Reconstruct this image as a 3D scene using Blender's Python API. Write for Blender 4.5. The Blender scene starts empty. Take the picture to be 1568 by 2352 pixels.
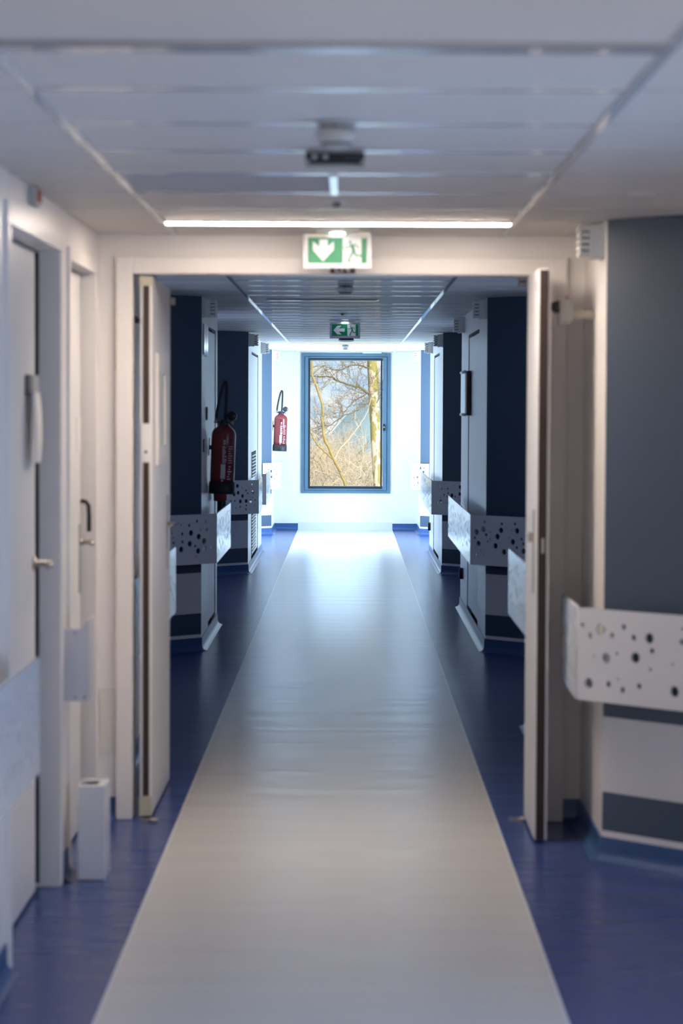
import bpy, bmesh, math, random
from mathutils import Vector, Matrix

SC = bpy.context.scene
COL = SC.collection
PI = math.pi

# ------------------------------------------------------------------ camera
cam_d = bpy.data.cameras.new('camera')
cam_d.sensor_fit = 'VERTICAL'
cam_d.sensor_height = 36.0
cam_d.sensor_width = 24.0
cam_d.lens = 85.0
cam_d.clip_start = 0.05
cam_d.clip_end = 3000
cam_d.dof.use_dof = True
cam_d.dof.focus_distance = 30.0
cam_d.dof.aperture_fstop = 4.0
cam = bpy.data.objects.new('camera', cam_d)
COL.objects.link(cam)
yaw, pitch, roll = math.radians(0.1543), math.radians(2.4753), math.radians(0.25)
fwd = Vector((-math.sin(yaw) * math.cos(pitch), math.cos(yaw) * math.cos(pitch), -math.sin(pitch)))
rt = fwd.cross(Vector((0, 0, 1))).normalized()
up = rt.cross(fwd)
R_ = rt * math.cos(roll) + up * math.sin(roll)
U_ = up * math.cos(roll) - rt * math.sin(roll)
m3 = Matrix((R_, U_, -fwd)).transposed()
cam.matrix_world = Matrix.Translation((0, 0, 1.6)) @ m3.to_4x4()
SC.camera = cam

# ------------------------------------------------------------------ view, sky, sun, daylight
SC.view_settings.view_transform = 'Standard'
SC.view_settings.look = 'None'
SC.view_settings.exposure = 0.0
SC.view_settings.gamma = 1.0
SC.view_settings.use_curve_mapping = False

SC.cycles.diffuse_bounces = 8
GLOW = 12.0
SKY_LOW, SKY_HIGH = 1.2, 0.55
FAR_BLUE = (0.54, 0.76, 1.0)
FAR_POWER = 300.0
NEAR_BLUE = (0.32, 0.54, 1.0)
NEAR_POWER = 37.0
BACK_WHITE = (1.0, 0.90, 0.82)
BACK_POWER = 135.0
SECOND_FILL = 8.0
FILL_BLUE = (0.12, 0.30, 1.0)
MID_FILL = 8.0
LAMP_RADIANCE = 118.0
LAMP_COLOR = (1.0, 0.84, 0.70)

world = bpy.data.worlds.new('sky')
SC.world = world
world.use_nodes = True
wn, wl = world.node_tree.nodes, world.node_tree.links
wn.clear()
wo = wn.new('ShaderNodeOutputWorld')
wb = wn.new('ShaderNodeBackground')
wt = wn.new('ShaderNodeTexCoord')
wm = wn.new('ShaderNodeMapping')
wm.inputs['Scale'].default_value = (20, 20, 60)
wz = wn.new('ShaderNodeTexNoise')
wz.inputs['Scale'].default_value = 2.6
wz.inputs['Detail'].default_value = 5
wr = wn.new('ShaderNodeValToRGB')
wr.color_ramp.elements[0].position = 0.40
wr.color_ramp.elements[0].color = (0.50, 0.71, 0.96, 1)
wr.color_ramp.elements[1].position = 0.62
wr.color_ramp.elements[1].color = (0.86, 0.91, 0.98, 1)
wl.new(wt.outputs['Generated'], wm.inputs['Vector'])
wl.new(wm.outputs['Vector'], wz.inputs['Vector'])
wl.new(wz.outputs['Fac'], wr.inputs['Fac'])
wl.new(wr.outputs['Color'], wb.inputs['Color'])
# sky strength lowered above the horizon to weaken its reflection in the floor
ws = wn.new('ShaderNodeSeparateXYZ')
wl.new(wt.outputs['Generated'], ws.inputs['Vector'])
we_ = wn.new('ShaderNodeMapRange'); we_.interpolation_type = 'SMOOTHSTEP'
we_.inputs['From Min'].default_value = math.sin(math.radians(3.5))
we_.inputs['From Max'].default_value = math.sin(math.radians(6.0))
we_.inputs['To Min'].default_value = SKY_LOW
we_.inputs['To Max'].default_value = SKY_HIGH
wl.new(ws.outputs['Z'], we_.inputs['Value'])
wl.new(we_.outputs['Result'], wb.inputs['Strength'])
# added bright sky patch above the window view, there for the floor glare
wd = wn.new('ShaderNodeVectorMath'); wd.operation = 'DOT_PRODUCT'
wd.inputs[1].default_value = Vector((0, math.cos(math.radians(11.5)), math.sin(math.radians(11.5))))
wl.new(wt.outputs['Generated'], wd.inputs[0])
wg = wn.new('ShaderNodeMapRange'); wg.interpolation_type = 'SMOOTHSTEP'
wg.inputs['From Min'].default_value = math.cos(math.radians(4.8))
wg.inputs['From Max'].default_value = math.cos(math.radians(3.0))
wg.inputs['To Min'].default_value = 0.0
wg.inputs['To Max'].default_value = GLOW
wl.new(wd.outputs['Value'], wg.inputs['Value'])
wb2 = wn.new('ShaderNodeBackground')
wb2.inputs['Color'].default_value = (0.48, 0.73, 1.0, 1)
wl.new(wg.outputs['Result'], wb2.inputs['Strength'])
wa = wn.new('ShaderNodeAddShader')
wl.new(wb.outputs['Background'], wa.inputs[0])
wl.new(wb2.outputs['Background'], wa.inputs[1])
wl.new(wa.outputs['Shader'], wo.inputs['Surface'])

sun_d = bpy.data.lights.new('sun', 'SUN')
sun_d.energy = 6.8
sun_d.angle = math.radians(1.0)
sun_d.color = (1.0, 0.96, 0.88)
sun = bpy.data.objects.new('sun', sun_d)
COL.objects.link(sun)
sun.rotation_euler = Vector((-0.45, 0.72, -0.62)).to_track_quat('-Z', 'Y').to_euler()


def area_light(name, loc, direction, sx, sy, power, color):
    d = bpy.data.lights.new(name, 'AREA')
    d.shape = 'RECTANGLE'
    d.size, d.size_y = sx, sy
    d.energy = power
    d.color = color
    o = bpy.data.objects.new(name, d)
    COL.objects.link(o)
    o.location = loc
    o.rotation_euler = Vector(direction).to_track_quat('-Z', 'Y').to_euler()
    return o


# daylight outside the unseen side windows; mid and second bay lights are added fill
area_light('daylight_far_right', (1.62, 28.9, 1.25), (-1, 0, 0), 1.8, 2.0, FAR_POWER, FAR_BLUE)
area_light('daylight_far_left', (-1.66, 28.9, 1.25), (1, 0, 0), 1.8, 2.0, FAR_POWER, FAR_BLUE)
area_light('fill_mid_right', (1.62, 13.95, 1.5), (-1, 0, 0), 2.4, 1.6, MID_FILL, FILL_BLUE)
area_light('fill_mid_left', (-1.66, 13.95, 1.5), (1, 0, 0), 2.4, 1.6, MID_FILL, FILL_BLUE)
area_light('daylight_behind_left', (-1.66, .5, 1.25), (1, 0, 0), 2.8, 1.2, BACK_POWER, BACK_WHITE)
area_light('fill_second_right', (1.62, 20.7, 1.45), (-1, 0, 0), 1.8, 1.5, SECOND_FILL, FILL_BLUE)
area_light('fill_second_left', (-1.66, 19.2, 1.45), (1, 0, 0), 2.0, 1.5, SECOND_FILL, FILL_BLUE)
area_light('daylight_near_right', (1.62, 5.2, 1.05), (-1, 0, 0), 2.0, 1.1, NEAR_POWER, NEAR_BLUE)

# ------------------------------------------------------------------ materials
MATS = {}


def mat(name, color, rough=0.5, metal=0.0, spec=0.5, noise=0.0, nscale=8.0, bump=0.0, bscale=60.0,
        emit=None, estr=0.0, stretch=None, coat=0.0):
    if name in MATS:
        return MATS[name]
    m = bpy.data.materials.new(name)
    m.use_nodes = True
    nt = m.node_tree
    n, l = nt.nodes, nt.links
    p = n['Principled BSDF']
    p.inputs['Base Color'].default_value = (*color, 1)
    p.inputs['Roughness'].default_value = rough
    p.inputs['Metallic'].default_value = metal
    p.inputs['Specular IOR Level'].default_value = spec
    p.inputs['Coat Weight'].default_value = coat
    tc = n.new('ShaderNodeTexCoord')
    src = tc.outputs['Object']
    if stretch:
        mp = n.new('ShaderNodeMapping')
        mp.inputs['Scale'].default_value = stretch
        l.new(src, mp.inputs['Vector'])
        src = mp.outputs['Vector']
    if noise > 0:
        t = n.new('ShaderNodeTexNoise')
        t.inputs['Scale'].default_value = nscale
        t.inputs['Detail'].default_value = 4
        l.new(src, t.inputs['Vector'])
        mx = n.new('ShaderNodeMix')
        mx.data_type = 'RGBA'
        mx.inputs['A'].default_value = (*[c * (1 - noise) for c in color], 1)
        mx.inputs['B'].default_value = (*[min(1, c * (1 + noise)) for c in color], 1)
        l.new(t.outputs['Fac'], mx.inputs['Factor'])
        l.new(mx.outputs['Result'], p.inputs['Base Color'])
    if bump > 0:
        t2 = n.new('ShaderNodeTexNoise')
        t2.inputs['Scale'].default_value = bscale
        t2.inputs['Detail'].default_value = 3
        l.new(src, t2.inputs['Vector'])
        b = n.new('ShaderNodeBump')
        b.inputs['Strength'].default_value = bump
        b.inputs['Distance'].default_value = 0.01
        l.new(t2.outputs['Fac'], b.inputs['Height'])
        l.new(b.outputs['Normal'], p.inputs['Normal'])
    if emit:
        p.inputs['Emission Color'].default_value = (*emit, 1)
        p.inputs['Emission Strength'].default_value = estr
    MATS[name] = m
    return m


WHITE = mat('white_paint', (0.80, 0.77, 0.75), 0.33, noise=0.02, nscale=3, bump=0.02, bscale=90)
FRAMEW = mat('white_lacquer', (0.81, 0.78, 0.76), 0.32, noise=0.015)
DOORW = mat('door_laminate', (0.78, 0.77, 0.77), 0.34, noise=0.015)
BLUEW = mat('blue_wall_paint', (0.040, 0.070, 0.118), 0.45, noise=0.04, nscale=2, bump=0.02, bscale=120)
PLATE = mat('pale_protection_plate', (0.66, 0.66, 0.69), 0.3, noise=0.02)
PANEL = mat('perforated_panel_white', (0.74, 0.74, 0.76), 0.16, noise=0.02, bump=0.06, bscale=14, stretch=(1, 1, .12))
CEIL = mat('ceiling_plank_white', (0.68, 0.64, 0.605), 0.48, noise=0.015)
PROFILE = mat('ceiling_profile_gloss', (0.62, 0.62, 0.63), 0.09, spec=0.9)
SKIRT = mat('blue_vinyl_skirting', (0.036, 0.092, 0.245), 0.30, noise=0.10, nscale=120)
BLACK = mat('black_plastic', (0.012, 0.012, 0.014), 0.35)
SEAL = mat('dark_brown_seal', (0.030, 0.018, 0.014), 0.6)
CREAM = mat('cream_plastic', (0.52, 0.49, 0.38), 0.45)
STEEL = mat('brushed_steel', (0.42, 0.40, 0.37), 0.30, metal=0.85, bump=0.02, bscale=200)
GREYP = mat('grey_plastic', (0.45, 0.45, 0.43), 0.45)
WPLAST = mat('white_plastic', (0.76, 0.76, 0.75), 0.35)
WINFR = mat('blue_grey_aluminium', (0.095, 0.175, 0.245), 0.4, noise=0.05)
GASKET = mat('black_gasket', (0.01, 0.012, 0.014), 0.7)
RED = mat('extinguisher_red', (0.24, 0.024, 0.028), 0.25, coat=0.4)
RUBBER = mat('black_rubber', (0.018, 0.018, 0.022), 0.5)
LABELW = mat('label_white', (0.80, 0.80, 0.82), 0.5)
GREEN = mat('sign_green', (0.0, 0.175, 0.075), 0.4, emit=(0.0, 0.30, 0.13), estr=0.12)
SIGNW = mat('sign_white', (0.60, 0.61, 0.64), 0.4, emit=(0.85, 0.9, 1.0), estr=0.12)
SIGNF = mat('sign_frame', (0.62, 0.62, 0.66), 0.4)
LAMP = mat('lamp_diffuser_lit', (0.9, 0.9, 0.9), 0.5, emit=LAMP_COLOR, estr=LAMP_RADIANCE)
LED = mat('led_glow', (0.9, 0.9, 0.9), 0.5, emit=(0.80, 0.92, 1.0), estr=5.0)
LAMPOFF = mat('lamp_diffuser_unlit', (0.40, 0.41, 0.44), 0.10, spec=0.8)
PAPER = mat('paper_white', (0.74, 0.73, 0.72), 0.7, noise=0.03)
DARKGAP = mat('dark_gap', (0.02, 0.018, 0.02), 0.9)
CLEAR = mat('acrylic_plate', (0.55, 0.58, 0.62), 0.08, spec=0.8)
REDL = mat('red_lens', (0.35, 0.02, 0.02), 0.3)
PURPLE = mat('purple_sticker', (0.25, 0.02, 0.22), 0.5)


def glass_mat():
    m = bpy.data.materials.new('window_glass')
    m.use_nodes = True
    n, l = m.node_tree.nodes, m.node_tree.links
    n.clear()
    o = n.new('ShaderNodeOutputMaterial')
    t = n.new('ShaderNodeBsdfTransparent')
    t.inputs['Color'].default_value = (0.97, 0.985, 0.98, 1)
    g = n.new('ShaderNodeBsdfGlossy')
    g.inputs['Roughness'].default_value = 0.02
    mx = n.new('ShaderNodeMixShader')
    mx.inputs['Fac'].default_value = 0.05
    l.new(t.outputs['BSDF'], mx.inputs[1])
    l.new(g.outputs['BSDF'], mx.inputs[2])
    l.new(mx.outputs['Shader'], o.inputs['Surface'])
    return m


GLASS = glass_mat()


def floor_mat():
    m = bpy.data.materials.new('vinyl_floor')
    m.use_nodes = True
    n, l = m.node_tree.nodes, m.node_tree.links
    p = n['Principled BSDF']
    geo = n.new('ShaderNodeNewGeometry')
    sep = n.new('ShaderNodeSeparateXYZ')
    l.new(geo.outputs['Position'], sep.inputs['Vector'])

    def near(center, half):
        s = n.new('ShaderNodeMath'); s.operation = 'SUBTRACT'; s.inputs[1].default_value = center
        l.new(sep.outputs['X'], s.inputs[0])
        a = n.new('ShaderNodeMath'); a.operation = 'ABSOLUTE'
        l.new(s.outputs[0], a.inputs[0])
        c = n.new('ShaderNodeMath'); c.operation = 'LESS_THAN'; c.inputs[1].default_value = half
        l.new(a.outputs[0], c.inputs[0])
        return c.outputs[0]

    strip = near(-0.037, 0.617)
    w1, w2 = near(-0.654, 0.0035), near(0.580, 0.0035)
    fl = n.new('ShaderNodeTexNoise')
    fl.inputs['Scale'].default_value = 260
    fl.inputs['Detail'].default_value = 2
    l.new(geo.outputs['Position'], fl.inputs['Vector'])

    def mixc(fac, a, b):
        x = n.new('ShaderNodeMix'); x.data_type = 'RGBA'
        for key, v in (('Factor', fac), ('A', a), ('B', b)):
            if isinstance(v, tuple):
                x.inputs[key].default_value = (*v, 1)
            else:
                l.new(v, x.inputs[key])
        return x.outputs['Result']

    blue = mixc(fl.outputs['Fac'], (0.030, 0.054, 0.190), (0.046, 0.078, 0.240))
    pale = mixc(fl.outputs['Fac'], (0.56, 0.55, 0.54), (0.63, 0.62, 0.61))
    c = mixc(strip, blue, pale)
    c = mixc(w1, c, (0.70, 0.72, 0.74))
    c = mixc(w2, c, (0.70, 0.72, 0.74))
    l.new(c, p.inputs['Base Color'])
    p.inputs['Roughness'].default_value = 0.25
    p.inputs['Specular IOR Level'].default_value = 0.26
    mp = n.new('ShaderNodeMapping')
    mp.inputs['Scale'].default_value = (0.8, 5.0, 1)
    l.new(geo.outputs['Position'], mp.inputs['Vector'])
    t = n.new('ShaderNodeTexNoise')
    t.inputs['Scale'].default_value = 1.0
    t.inputs['Detail'].default_value = 4
    l.new(mp.outputs['Vector'], t.inputs['Vector'])
    b = n.new('ShaderNodeBump')
    b.inputs['Strength'].default_value = 0.55
    b.inputs['Distance'].default_value = 0.012
    l.new(t.outputs['Fac'], b.inputs['Height'])
    l.new(b.outputs['Normal'], p.inputs['Normal'])
    return m


FLOOR = floor_mat()

# ------------------------------------------------------------------ mesh helpers


class MB:
    def __init__(s):
        s.v, s.f, s.mi, s.mats, s.smooth = [], [], [], [], []

    def slot(s, m):
        if m not in s.mats:
            s.mats.append(m)
        return s.mats.index(m)

    def add(s, verts, faces, m=None, smooth=False):
        b = len(s.v)
        s.v += [tuple(v) for v in verts]
        k = s.slot(m) if m else 0
        for f in faces:
            s.f.append([i + b for i in f])
            s.mi.append(k)
            s.smooth.append(smooth)
        return s

    def quad(s, a, b, c, d, m=None):
        return s.add([a, b, c, d], [(0, 1, 2, 3)], m)

    def box(s, x0, x1, y0, y1, z0, z1, m=None):
        vs = [(x, y, z) for z in (z0, z1) for y in (y0, y1) for x in (x0, x1)]
        return s.add(vs, [(0, 2, 3, 1), (4, 5, 7, 6), (0, 1, 5, 4), (2, 6, 7, 3), (0, 4, 6, 2), (1, 3, 7, 5)], m)

    def prism(s, poly, fn, lo, hi, m=None, smooth=False):
        """poly of (a,b); fn(a,b,t)->xyz"""
        k = len(poly)
        vs = [fn(a, b, lo) for a, b in poly] + [fn(a, b, hi) for a, b in poly]
        fs = [tuple(range(k)), tuple(range(2 * k - 1, k - 1, -1))]
        fs += [(i, (i + 1) % k, (i + 1) % k + k, i + k) for i in range(k)]
        return s.add(vs, fs, m, smooth)

    def lathe(s, prof, c=(0, 0, 0), n=28, m=None, smooth=True, axis='z'):
        vs, fs = [], []
        for r, z in prof:
            for i in range(n):
                a = 2 * PI * i / n
                p = (r * math.cos(a), r * math.sin(a), z)
                if axis == 'x':
                    p = (z, p[0], p[1])
                elif axis == 'y':
                    p = (p[0], z, p[1])
                vs.append((c[0] + p[0], c[1] + p[1], c[2] + p[2]))
        for j in range(len(prof) - 1):
            for i in range(n):
                fs.append((j * n + i, j * n + (i + 1) % n, (j + 1) * n + (i + 1) % n, (j + 1) * n + i))
        if prof[0][0] > 1e-5:
            fs.append(tuple(range(n - 1, -1, -1)))
        if prof[-1][0] > 1e-5:
            fs.append(tuple((len(prof) - 1) * n + i for i in range(n)))
        return s.add(vs, fs, m, smooth)

    def tube(s, path, rad, n=8, m=None, cap=True):
        P = [Vector(p) for p in path]
        if not hasattr(rad, '__len__'):
            rad = [rad] * len(P)
        vs, fs = [], []
        ref = Vector((0.13, 0.21, 0.97))
        for i, p in enumerate(P):
            d = (P[min(i + 1, len(P) - 1)] - P[max(i - 1, 0)])
            d = d.normalized() if d.length > 1e-9 else Vector((0, 0, 1))
            r = ref if abs(d.dot(ref)) < 0.95 else Vector((1, 0.1, 0))
            u = d.cross(r).normalized()
            w = d.cross(u)
            for k in range(n):
                a = 2 * PI * k / n
                vs.append(p + u * (rad[i] * math.cos(a)) + w * (rad[i] * math.sin(a)))
        for i in range(len(P) - 1):
            for k in range(n):
                fs.append((i * n + k, i * n + (k + 1) % n, (i + 1) * n + (k + 1) % n, (i + 1) * n + k))
        if cap:
            fs.append(tuple(range(n - 1, -1, -1)))
            fs.append(tuple((len(P) - 1) * n + k for k in range(n)))
        return s.add(vs, fs, m, True)

    def mesh(s, name):
        me = bpy.data.meshes.new(name)
        me.from_pydata(s.v, [], s.f)
        for m in s.mats:
            me.materials.append(m)
        for p, k, sm in zip(me.polygons, s.mi, s.smooth):
            p.material_index = k
            p.use_smooth = sm
        bm = bmesh.new()
        bm.from_mesh(me)
        bmesh.ops.recalc_face_normals(bm, faces=bm.faces)
        bm.to_mesh(me)
        bm.free()
        return me


WLOC = {}


def obj(name, mb, m=None, parent=None, bevel=0.0, world=True, label=None):
    """one mesh object; with world=True the coordinates are world ones and get moved to the parent's origin"""
    me = mb.mesh(name) if isinstance(mb, MB) else mb
    if m is not None and not len(me.materials):
        me.materials.append(m)
    o = bpy.data.objects.new(name, me)
    COL.objects.link(o)
    if parent is not None:
        o.parent = parent
        loc = WLOC.get(parent.name, Vector((0, 0, 0)))
        WLOC[o.name] = loc
        if world:
            me.transform(Matrix.Translation(-loc))
    if bevel > 0:
        b = o.modifiers.new('bevel', 'BEVEL')
        b.width = bevel
        b.segments = 2
        b.limit_method = 'ANGLE'
        b.angle_limit = math.radians(40)
    if label:
        o['label'] = label
    return o


def tag(o, label, cat, group=None):
    o['label'] = label
    o['category'] = cat
    if group:
        o['group'] = group
    return o


def thing(name, loc, label, cat, group=None, rot=(0, 0, 0)):
    o = bpy.data.objects.new(name, None)
    COL.objects.link(o)
    o.empty_display_size = 0.1
    o.location = loc
    o.rotation_euler = rot
    WLOC[o.name] = Vector(loc)
    return tag(o, label, cat, group)


def struct(name, mb, m=None, bevel=0.0, parent=None):
    o = obj(name, mb, m, parent, bevel)
    if parent is None:
        o['kind'] = 'structure'
        WLOC[o.name] = Vector((0, 0, 0))
    return o


def dup(root, loc, label, rot=None):
    r = root.copy()
    COL.objects.link(r)
    r.location = loc
    if rot is not None:
        r.rotation_euler = rot
    r['label'] = label
    for ch in list(root.children):
        c = ch.copy()
        COL.objects.link(c)
        c.parent = r
        for g in list(ch.children):
            d = g.copy()
            COL.objects.link(d)
            d.parent = c
    return r


def curve_mesh(splines, depth, name='shape'):
    """filled 2D outline with holes, as a mesh of the given thickness (local xy, z centred)"""
    cu = bpy.data.curves.new(name, 'CURVE')
    cu.dimensions = '2D'
    cu.fill_mode = 'BOTH'
    cu.extrude = depth / 2
    for pts in splines:
        sp = cu.splines.new('POLY')
        sp.points.add(len(pts) - 1)
        for q, (a, b) in zip(sp.points, pts):
            q.co = (a, b, 0, 1)
        sp.use_cyclic_u = True
    o = bpy.data.objects.new(name, cu)
    COL.objects.link(o)
    dg = bpy.context.evaluated_depsgraph_get()
    me = bpy.data.meshes.new_from_object(o.evaluated_get(dg))
    bpy.data.objects.remove(o)
    bpy.data.curves.remove(cu)
    return me


def circ(x, y, r, n=18):
    return [(x + r * math.cos(2 * PI * i / n), y + r * math.sin(2 * PI * i / n)) for i in range(n)]


# ------------------------------------------------------------------ the setting
XL, XR = -0.962, 0.905          # corridor faces
RL, RR = -1.362, 1.305          # bay back walls
ZN, ZF = 2.262, 2.322           # near and far ceiling
YD = 9.335                       # cross wall with the double door
YE = 31.6                       # end wall

BANDS = {
    'blue': [(0, .085, WHITE), (.085, .107, WHITE), (.107, .245, BLUEW), (.245, .512, PLATE), (.512, 9, BLUEW)],
    'white': [(0, 9, WHITE)],
    'plate': [(0, .245, WHITE), (.245, .512, PLATE), (.512, 9, WHITE)],
}


def wall_run(mb, pts, kinds, ztop, z0=0.0):
    for (a, b), k in zip(zip(pts, pts[1:]), kinds):
        if k is None:
            continue
        for lo, hi, m in BANDS[k]:
            lo, hi = max(lo, z0), min(hi, ztop)
            if hi > lo:
                mb.quad((a[0], a[1], lo), (b[0], b[1], lo), (b[0], b[1], hi), (a[0], a[1], hi), m)


def door_gap(mb, x, y0, y1, zt, depth, ztop, s):
    """header, reveals and head of a door niche in a wall parallel to the corridor; s=-1 left wall, +1 right wall"""
    xb = x + s * depth
    mb.quad((x, y0, zt), (x, y1, zt), (x, y1, ztop), (x, y0, ztop), WHITE)
    for y in (y0, y1):
        mb.quad((x, y, 0), (xb, y, 0), (xb, y, zt), (x, y, zt), FRAMEW)
    mb.quad((x, y0, zt), (x, y1, zt), (xb, y1, zt), (xb, y0, zt), FRAMEW)
    mb.quad((xb, y0, 0), (xb, y1, 0), (xb, y1, zt), (xb, y0, zt), DARKGAP)


def window_gap(mb, x, y0, y1, za, zb, ya, yb, ztop, s, m=WHITE, depth=0.12):
    """a wall stretch y0..y1 with a window hole ya..yb, za..zb"""
    mb.quad((x, y0, 0), (x, ya, 0), (x, ya, ztop), (x, y0, ztop), m)
    mb.quad((x, yb, 0), (x, y1, 0), (x, y1, ztop), (x, yb, ztop), m)
    mb.quad((x, ya, 0), (x, yb, 0), (x, yb, za), (x, ya, za), m)
    mb.quad((x, ya, zb), (x, yb, zb), (x, yb, ztop), (x, ya, ztop), m)
    xb = x + s * depth
    mb.quad((x, ya, za), (xb, ya, za), (xb, ya, zb), (x, ya, zb), m)
    mb.quad((x, yb, za), (xb, yb, za), (xb, yb, zb), (x, yb, zb), m)
    mb.quad((x, ya, za), (xb, ya, za), (xb, yb, za), (x, yb, za), m)
    mb.quad((x, ya, zb), (xb, ya, zb), (xb, yb, zb), (x, yb, zb), m)


# floor
fm = MB()
fm.quad((-1.7, -2.2, 0), (1.7, -2.2, 0), (1.7, YE, 0), (-1.7, YE, 0), FLOOR)
struct('floor', fm)

# left wall -------------------------------------------------------------
A0, A1, AZ = 6.83, 8.00, 2.11        # door with the document holder
B0, B1, BZ = 8.31, 9.15, 2.10        # closet door
wm_ = MB()
window_gap(wm_, RL, -2.2, 2.2, .65, 1.85, -.8, 1.9, ZN, -1)
wall_run(wm_, [(RL, 2.2), (XL, 2.6), (XL, A0)], ['blue', 'white'], ZN)
door_gap(wm_, XL, A0, A1, AZ, 0.085, ZN, -1)
wall_run(wm_, [(XL, A1), (XL, B0)], ['white'], ZN)
door_gap(wm_, XL, B0, B1, BZ, 0.065, ZN, -1)
wall_run(wm_, [(XL, B1), (XL, YD)], ['white'], ZN)
wall_run(wm_, [(XL, YD + .12), (XL, 12.1), (RL, 12.5)], ['plate', 'blue'], ZF)
window_gap(wm_, RL, 12.5, 15.45, .95, 2.05, 13.2, 14.7, ZF, -1)
wall_run(wm_, [(RL, 15.45), (XL, 15.85), (XL, 16.62)], ['blue', 'plate'], ZF)
door_gap(wm_, XL, 16.62, 17.55, 2.15, 0.03, ZF, -1)
wall_run(wm_, [(XL, 17.55), (XL, 17.75), (RL, 18.15)], ['plate', 'blue'], ZF)
window_gap(wm_, RL, 18.15, 22.85, .75, 2.1, 18.4, 20.0, ZF, -1)
wall_run(wm_, [(RL, 22.85), (XL, 23.25), (XL, 24.0)], ['blue', 'plate'], ZF)
door_gap(wm_, XL, 24.0, 25.75, 2.15, 0.03, ZF, -1)
wall_run(wm_, [(XL, 25.75), (XL, 26.85), (RL, 27.25)], ['plate', 'blue'], ZF)
window_gap(wm_, RL, 27.25, 29.96, .32, 2.22, 27.9, 29.8, ZF, -1)
wall_run(wm_, [(RL, 29.96), (XL, 30.36), (XL, YE)], ['blue', 'white'], ZF)
struct('wall_left', wm_)

# right wall ------------------------------------------------------------
wr_ = MB()
window_gap(wr_, RR, -2.2, 8.12, .5, 1.6, 4.2, 6.2, ZN, 1)
wall_run(wr_, [(RR, 8.12), (XR, 8.52), (XR, YD)], ['blue', 'white'], ZN)
wall_run(wr_, [(XR, YD + .12), (XR, 12.1), (RR, 12.5)], ['plate', 'blue'], ZF)
window_gap(wr_, RR, 12.5, 15.45, .95, 2.05, 13.2, 14.7, ZF, 1)
wall_run(wr_, [(RR, 15.45), (XR, 15.85), (XR, 16.80)], ['blue', 'plate'], ZF)
door_gap(wr_, XR, 16.80, 18.30, 2.15, 0.035, ZF, 1)
wall_run(wr_, [(XR, 18.30), (XR, 19.40), (RR, 19.80)], ['plate', 'blue'], ZF)
window_gap(wr_, RR, 19.80, 22.85, .75, 2.1, 20.0, 21.4, ZF, 1)
wall_run(wr_, [(RR, 22.85), (XR, 23.25), (XR, 24.10)], ['blue', 'plate'], ZF)
door_gap(wr_, XR, 24.10, 25.6, 2.15, 0.03, ZF, 1)
wall_run(wr_, [(XR, 25.6), (XR, 26.85), (RR, 27.25)], ['plate', 'blue'], ZF)
window_gap(wr_, RR, 27.25, 29.96, .32, 2.22, 27.9, 29.8, ZF, 1)
wall_run(wr_, [(RR, 29.96), (XR, 30.36), (XR, YE)], ['blue', 'white'], ZF)
struct('wall_right', wr_)

# cross wall with the double door opening
FX0, FX1, FZ = -0.895, 0.838, 2.178
wc = MB()
wc.box(-1.45, FX0 + .03, YD, YD + .12, 0, 2.45, WHITE)
wc.box(FX1 - .03, 1.45, YD, YD + .12, 0, 2.45, WHITE)
wc.box(FX0 + .03, FX1 - .03, YD, YD + .12, FZ - .03, 2.45, WHITE)
struct('wall_middle', wc)
wp = MB()
wp.box(-.958, FX0 - .004, YD - .004, YD, .25, .51, mat('beige_plate', (.72, .70, .66), .35))
struct('trim_5', wp)

# door frame of the double door
fr = MB()
fr.box(FX0, FX0 + .064, 9.308, 9.46, 0, FZ)
fr.box(FX1 - .064, FX1, 9.308, 9.46, 0, FZ)
fr.box(FX0 + .064, FX1 - .064, 9.308, 9.46, FZ - .068, FZ)
struct('trim_1', fr, FRAMEW, bevel=.004)

# end wall with the window hole
W0, W1, WZ0, WZ1 = -0.617, 0.547, 0.482, 2.308
we = MB()
we.box(-1.7, W0 + .02, YE, YE + .15, 0, 2.45, WHITE)
we.box(W1 - .02, 1.7, YE, YE + .15, 0, 2.45, WHITE)
we.box(W0 + .02, W1 - .02, YE, YE + .15, 0, WZ0 + .02, WHITE)
we.box(W0 + .02, W1 - .02, YE, YE + .15, WZ1 - .02, 2.45, WHITE)
struct('wall_end', we)
# wall behind the camera
wk = MB()
wk.box(-1.7, 1.7, -2.35, -2.2, 0, 2.45, WHITE)
struct('wall_back', wk)

# ceilings: planks with glossy profiles between them
RAIL_L, RAIL_R = -0.665, 0.585


def ceiling(name, y0, y1, z, first, step, skip=()):
    mb = MB()
    mb.box(-1.65, 1.65, y0, y1, z, z + .06, CEIL)
    y = first
    while y > y0 + step:
        y -= step
    k = 0
    while y < y1 - .02:
        if not any(abs(y - q) < .1 for q in skip) and y > y0:
            mb.box(RAIL_L, RAIL_R, y - .018, y + .018, z - .004, z + .01, PROFILE)
            mb.box(-1.6, RAIL_L - .02, y - .006, y + .006, z - .0015, z + .01, PROFILE)
            mb.box(RAIL_R + .02, 1.6, y - .006, y + .006, z - .0015, z + .01, PROFILE)
        y += step
    for x in (RAIL_L, RAIL_R):
        mb.box(x - .012, x + .012, y0, y1, z - .005, z + .01, PROFILE)
    return struct(name, mb)


LIT = 8.69
ceiling('ceiling', -2.2, YD, ZN, LIT, 0.606, (LIT, LIT - 7 * .606))
ceiling('ceiling_far', YD + .12, YE, ZF, 16.2, 0.61, (16.2,))
# roof slab above, closing the building against the sun
rf = MB()
rf.box(-3.2, 3.2, -2.6, 31.8, 2.55, 2.8, mat('roof_concrete', (0.4, 0.4, 0.4), 0.8, noise=.1))
rf.box(-1.7, 1.7, -2.35, YE + .15, 2.40, 2.55)
struct('ceiling_roof', rf)

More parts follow.
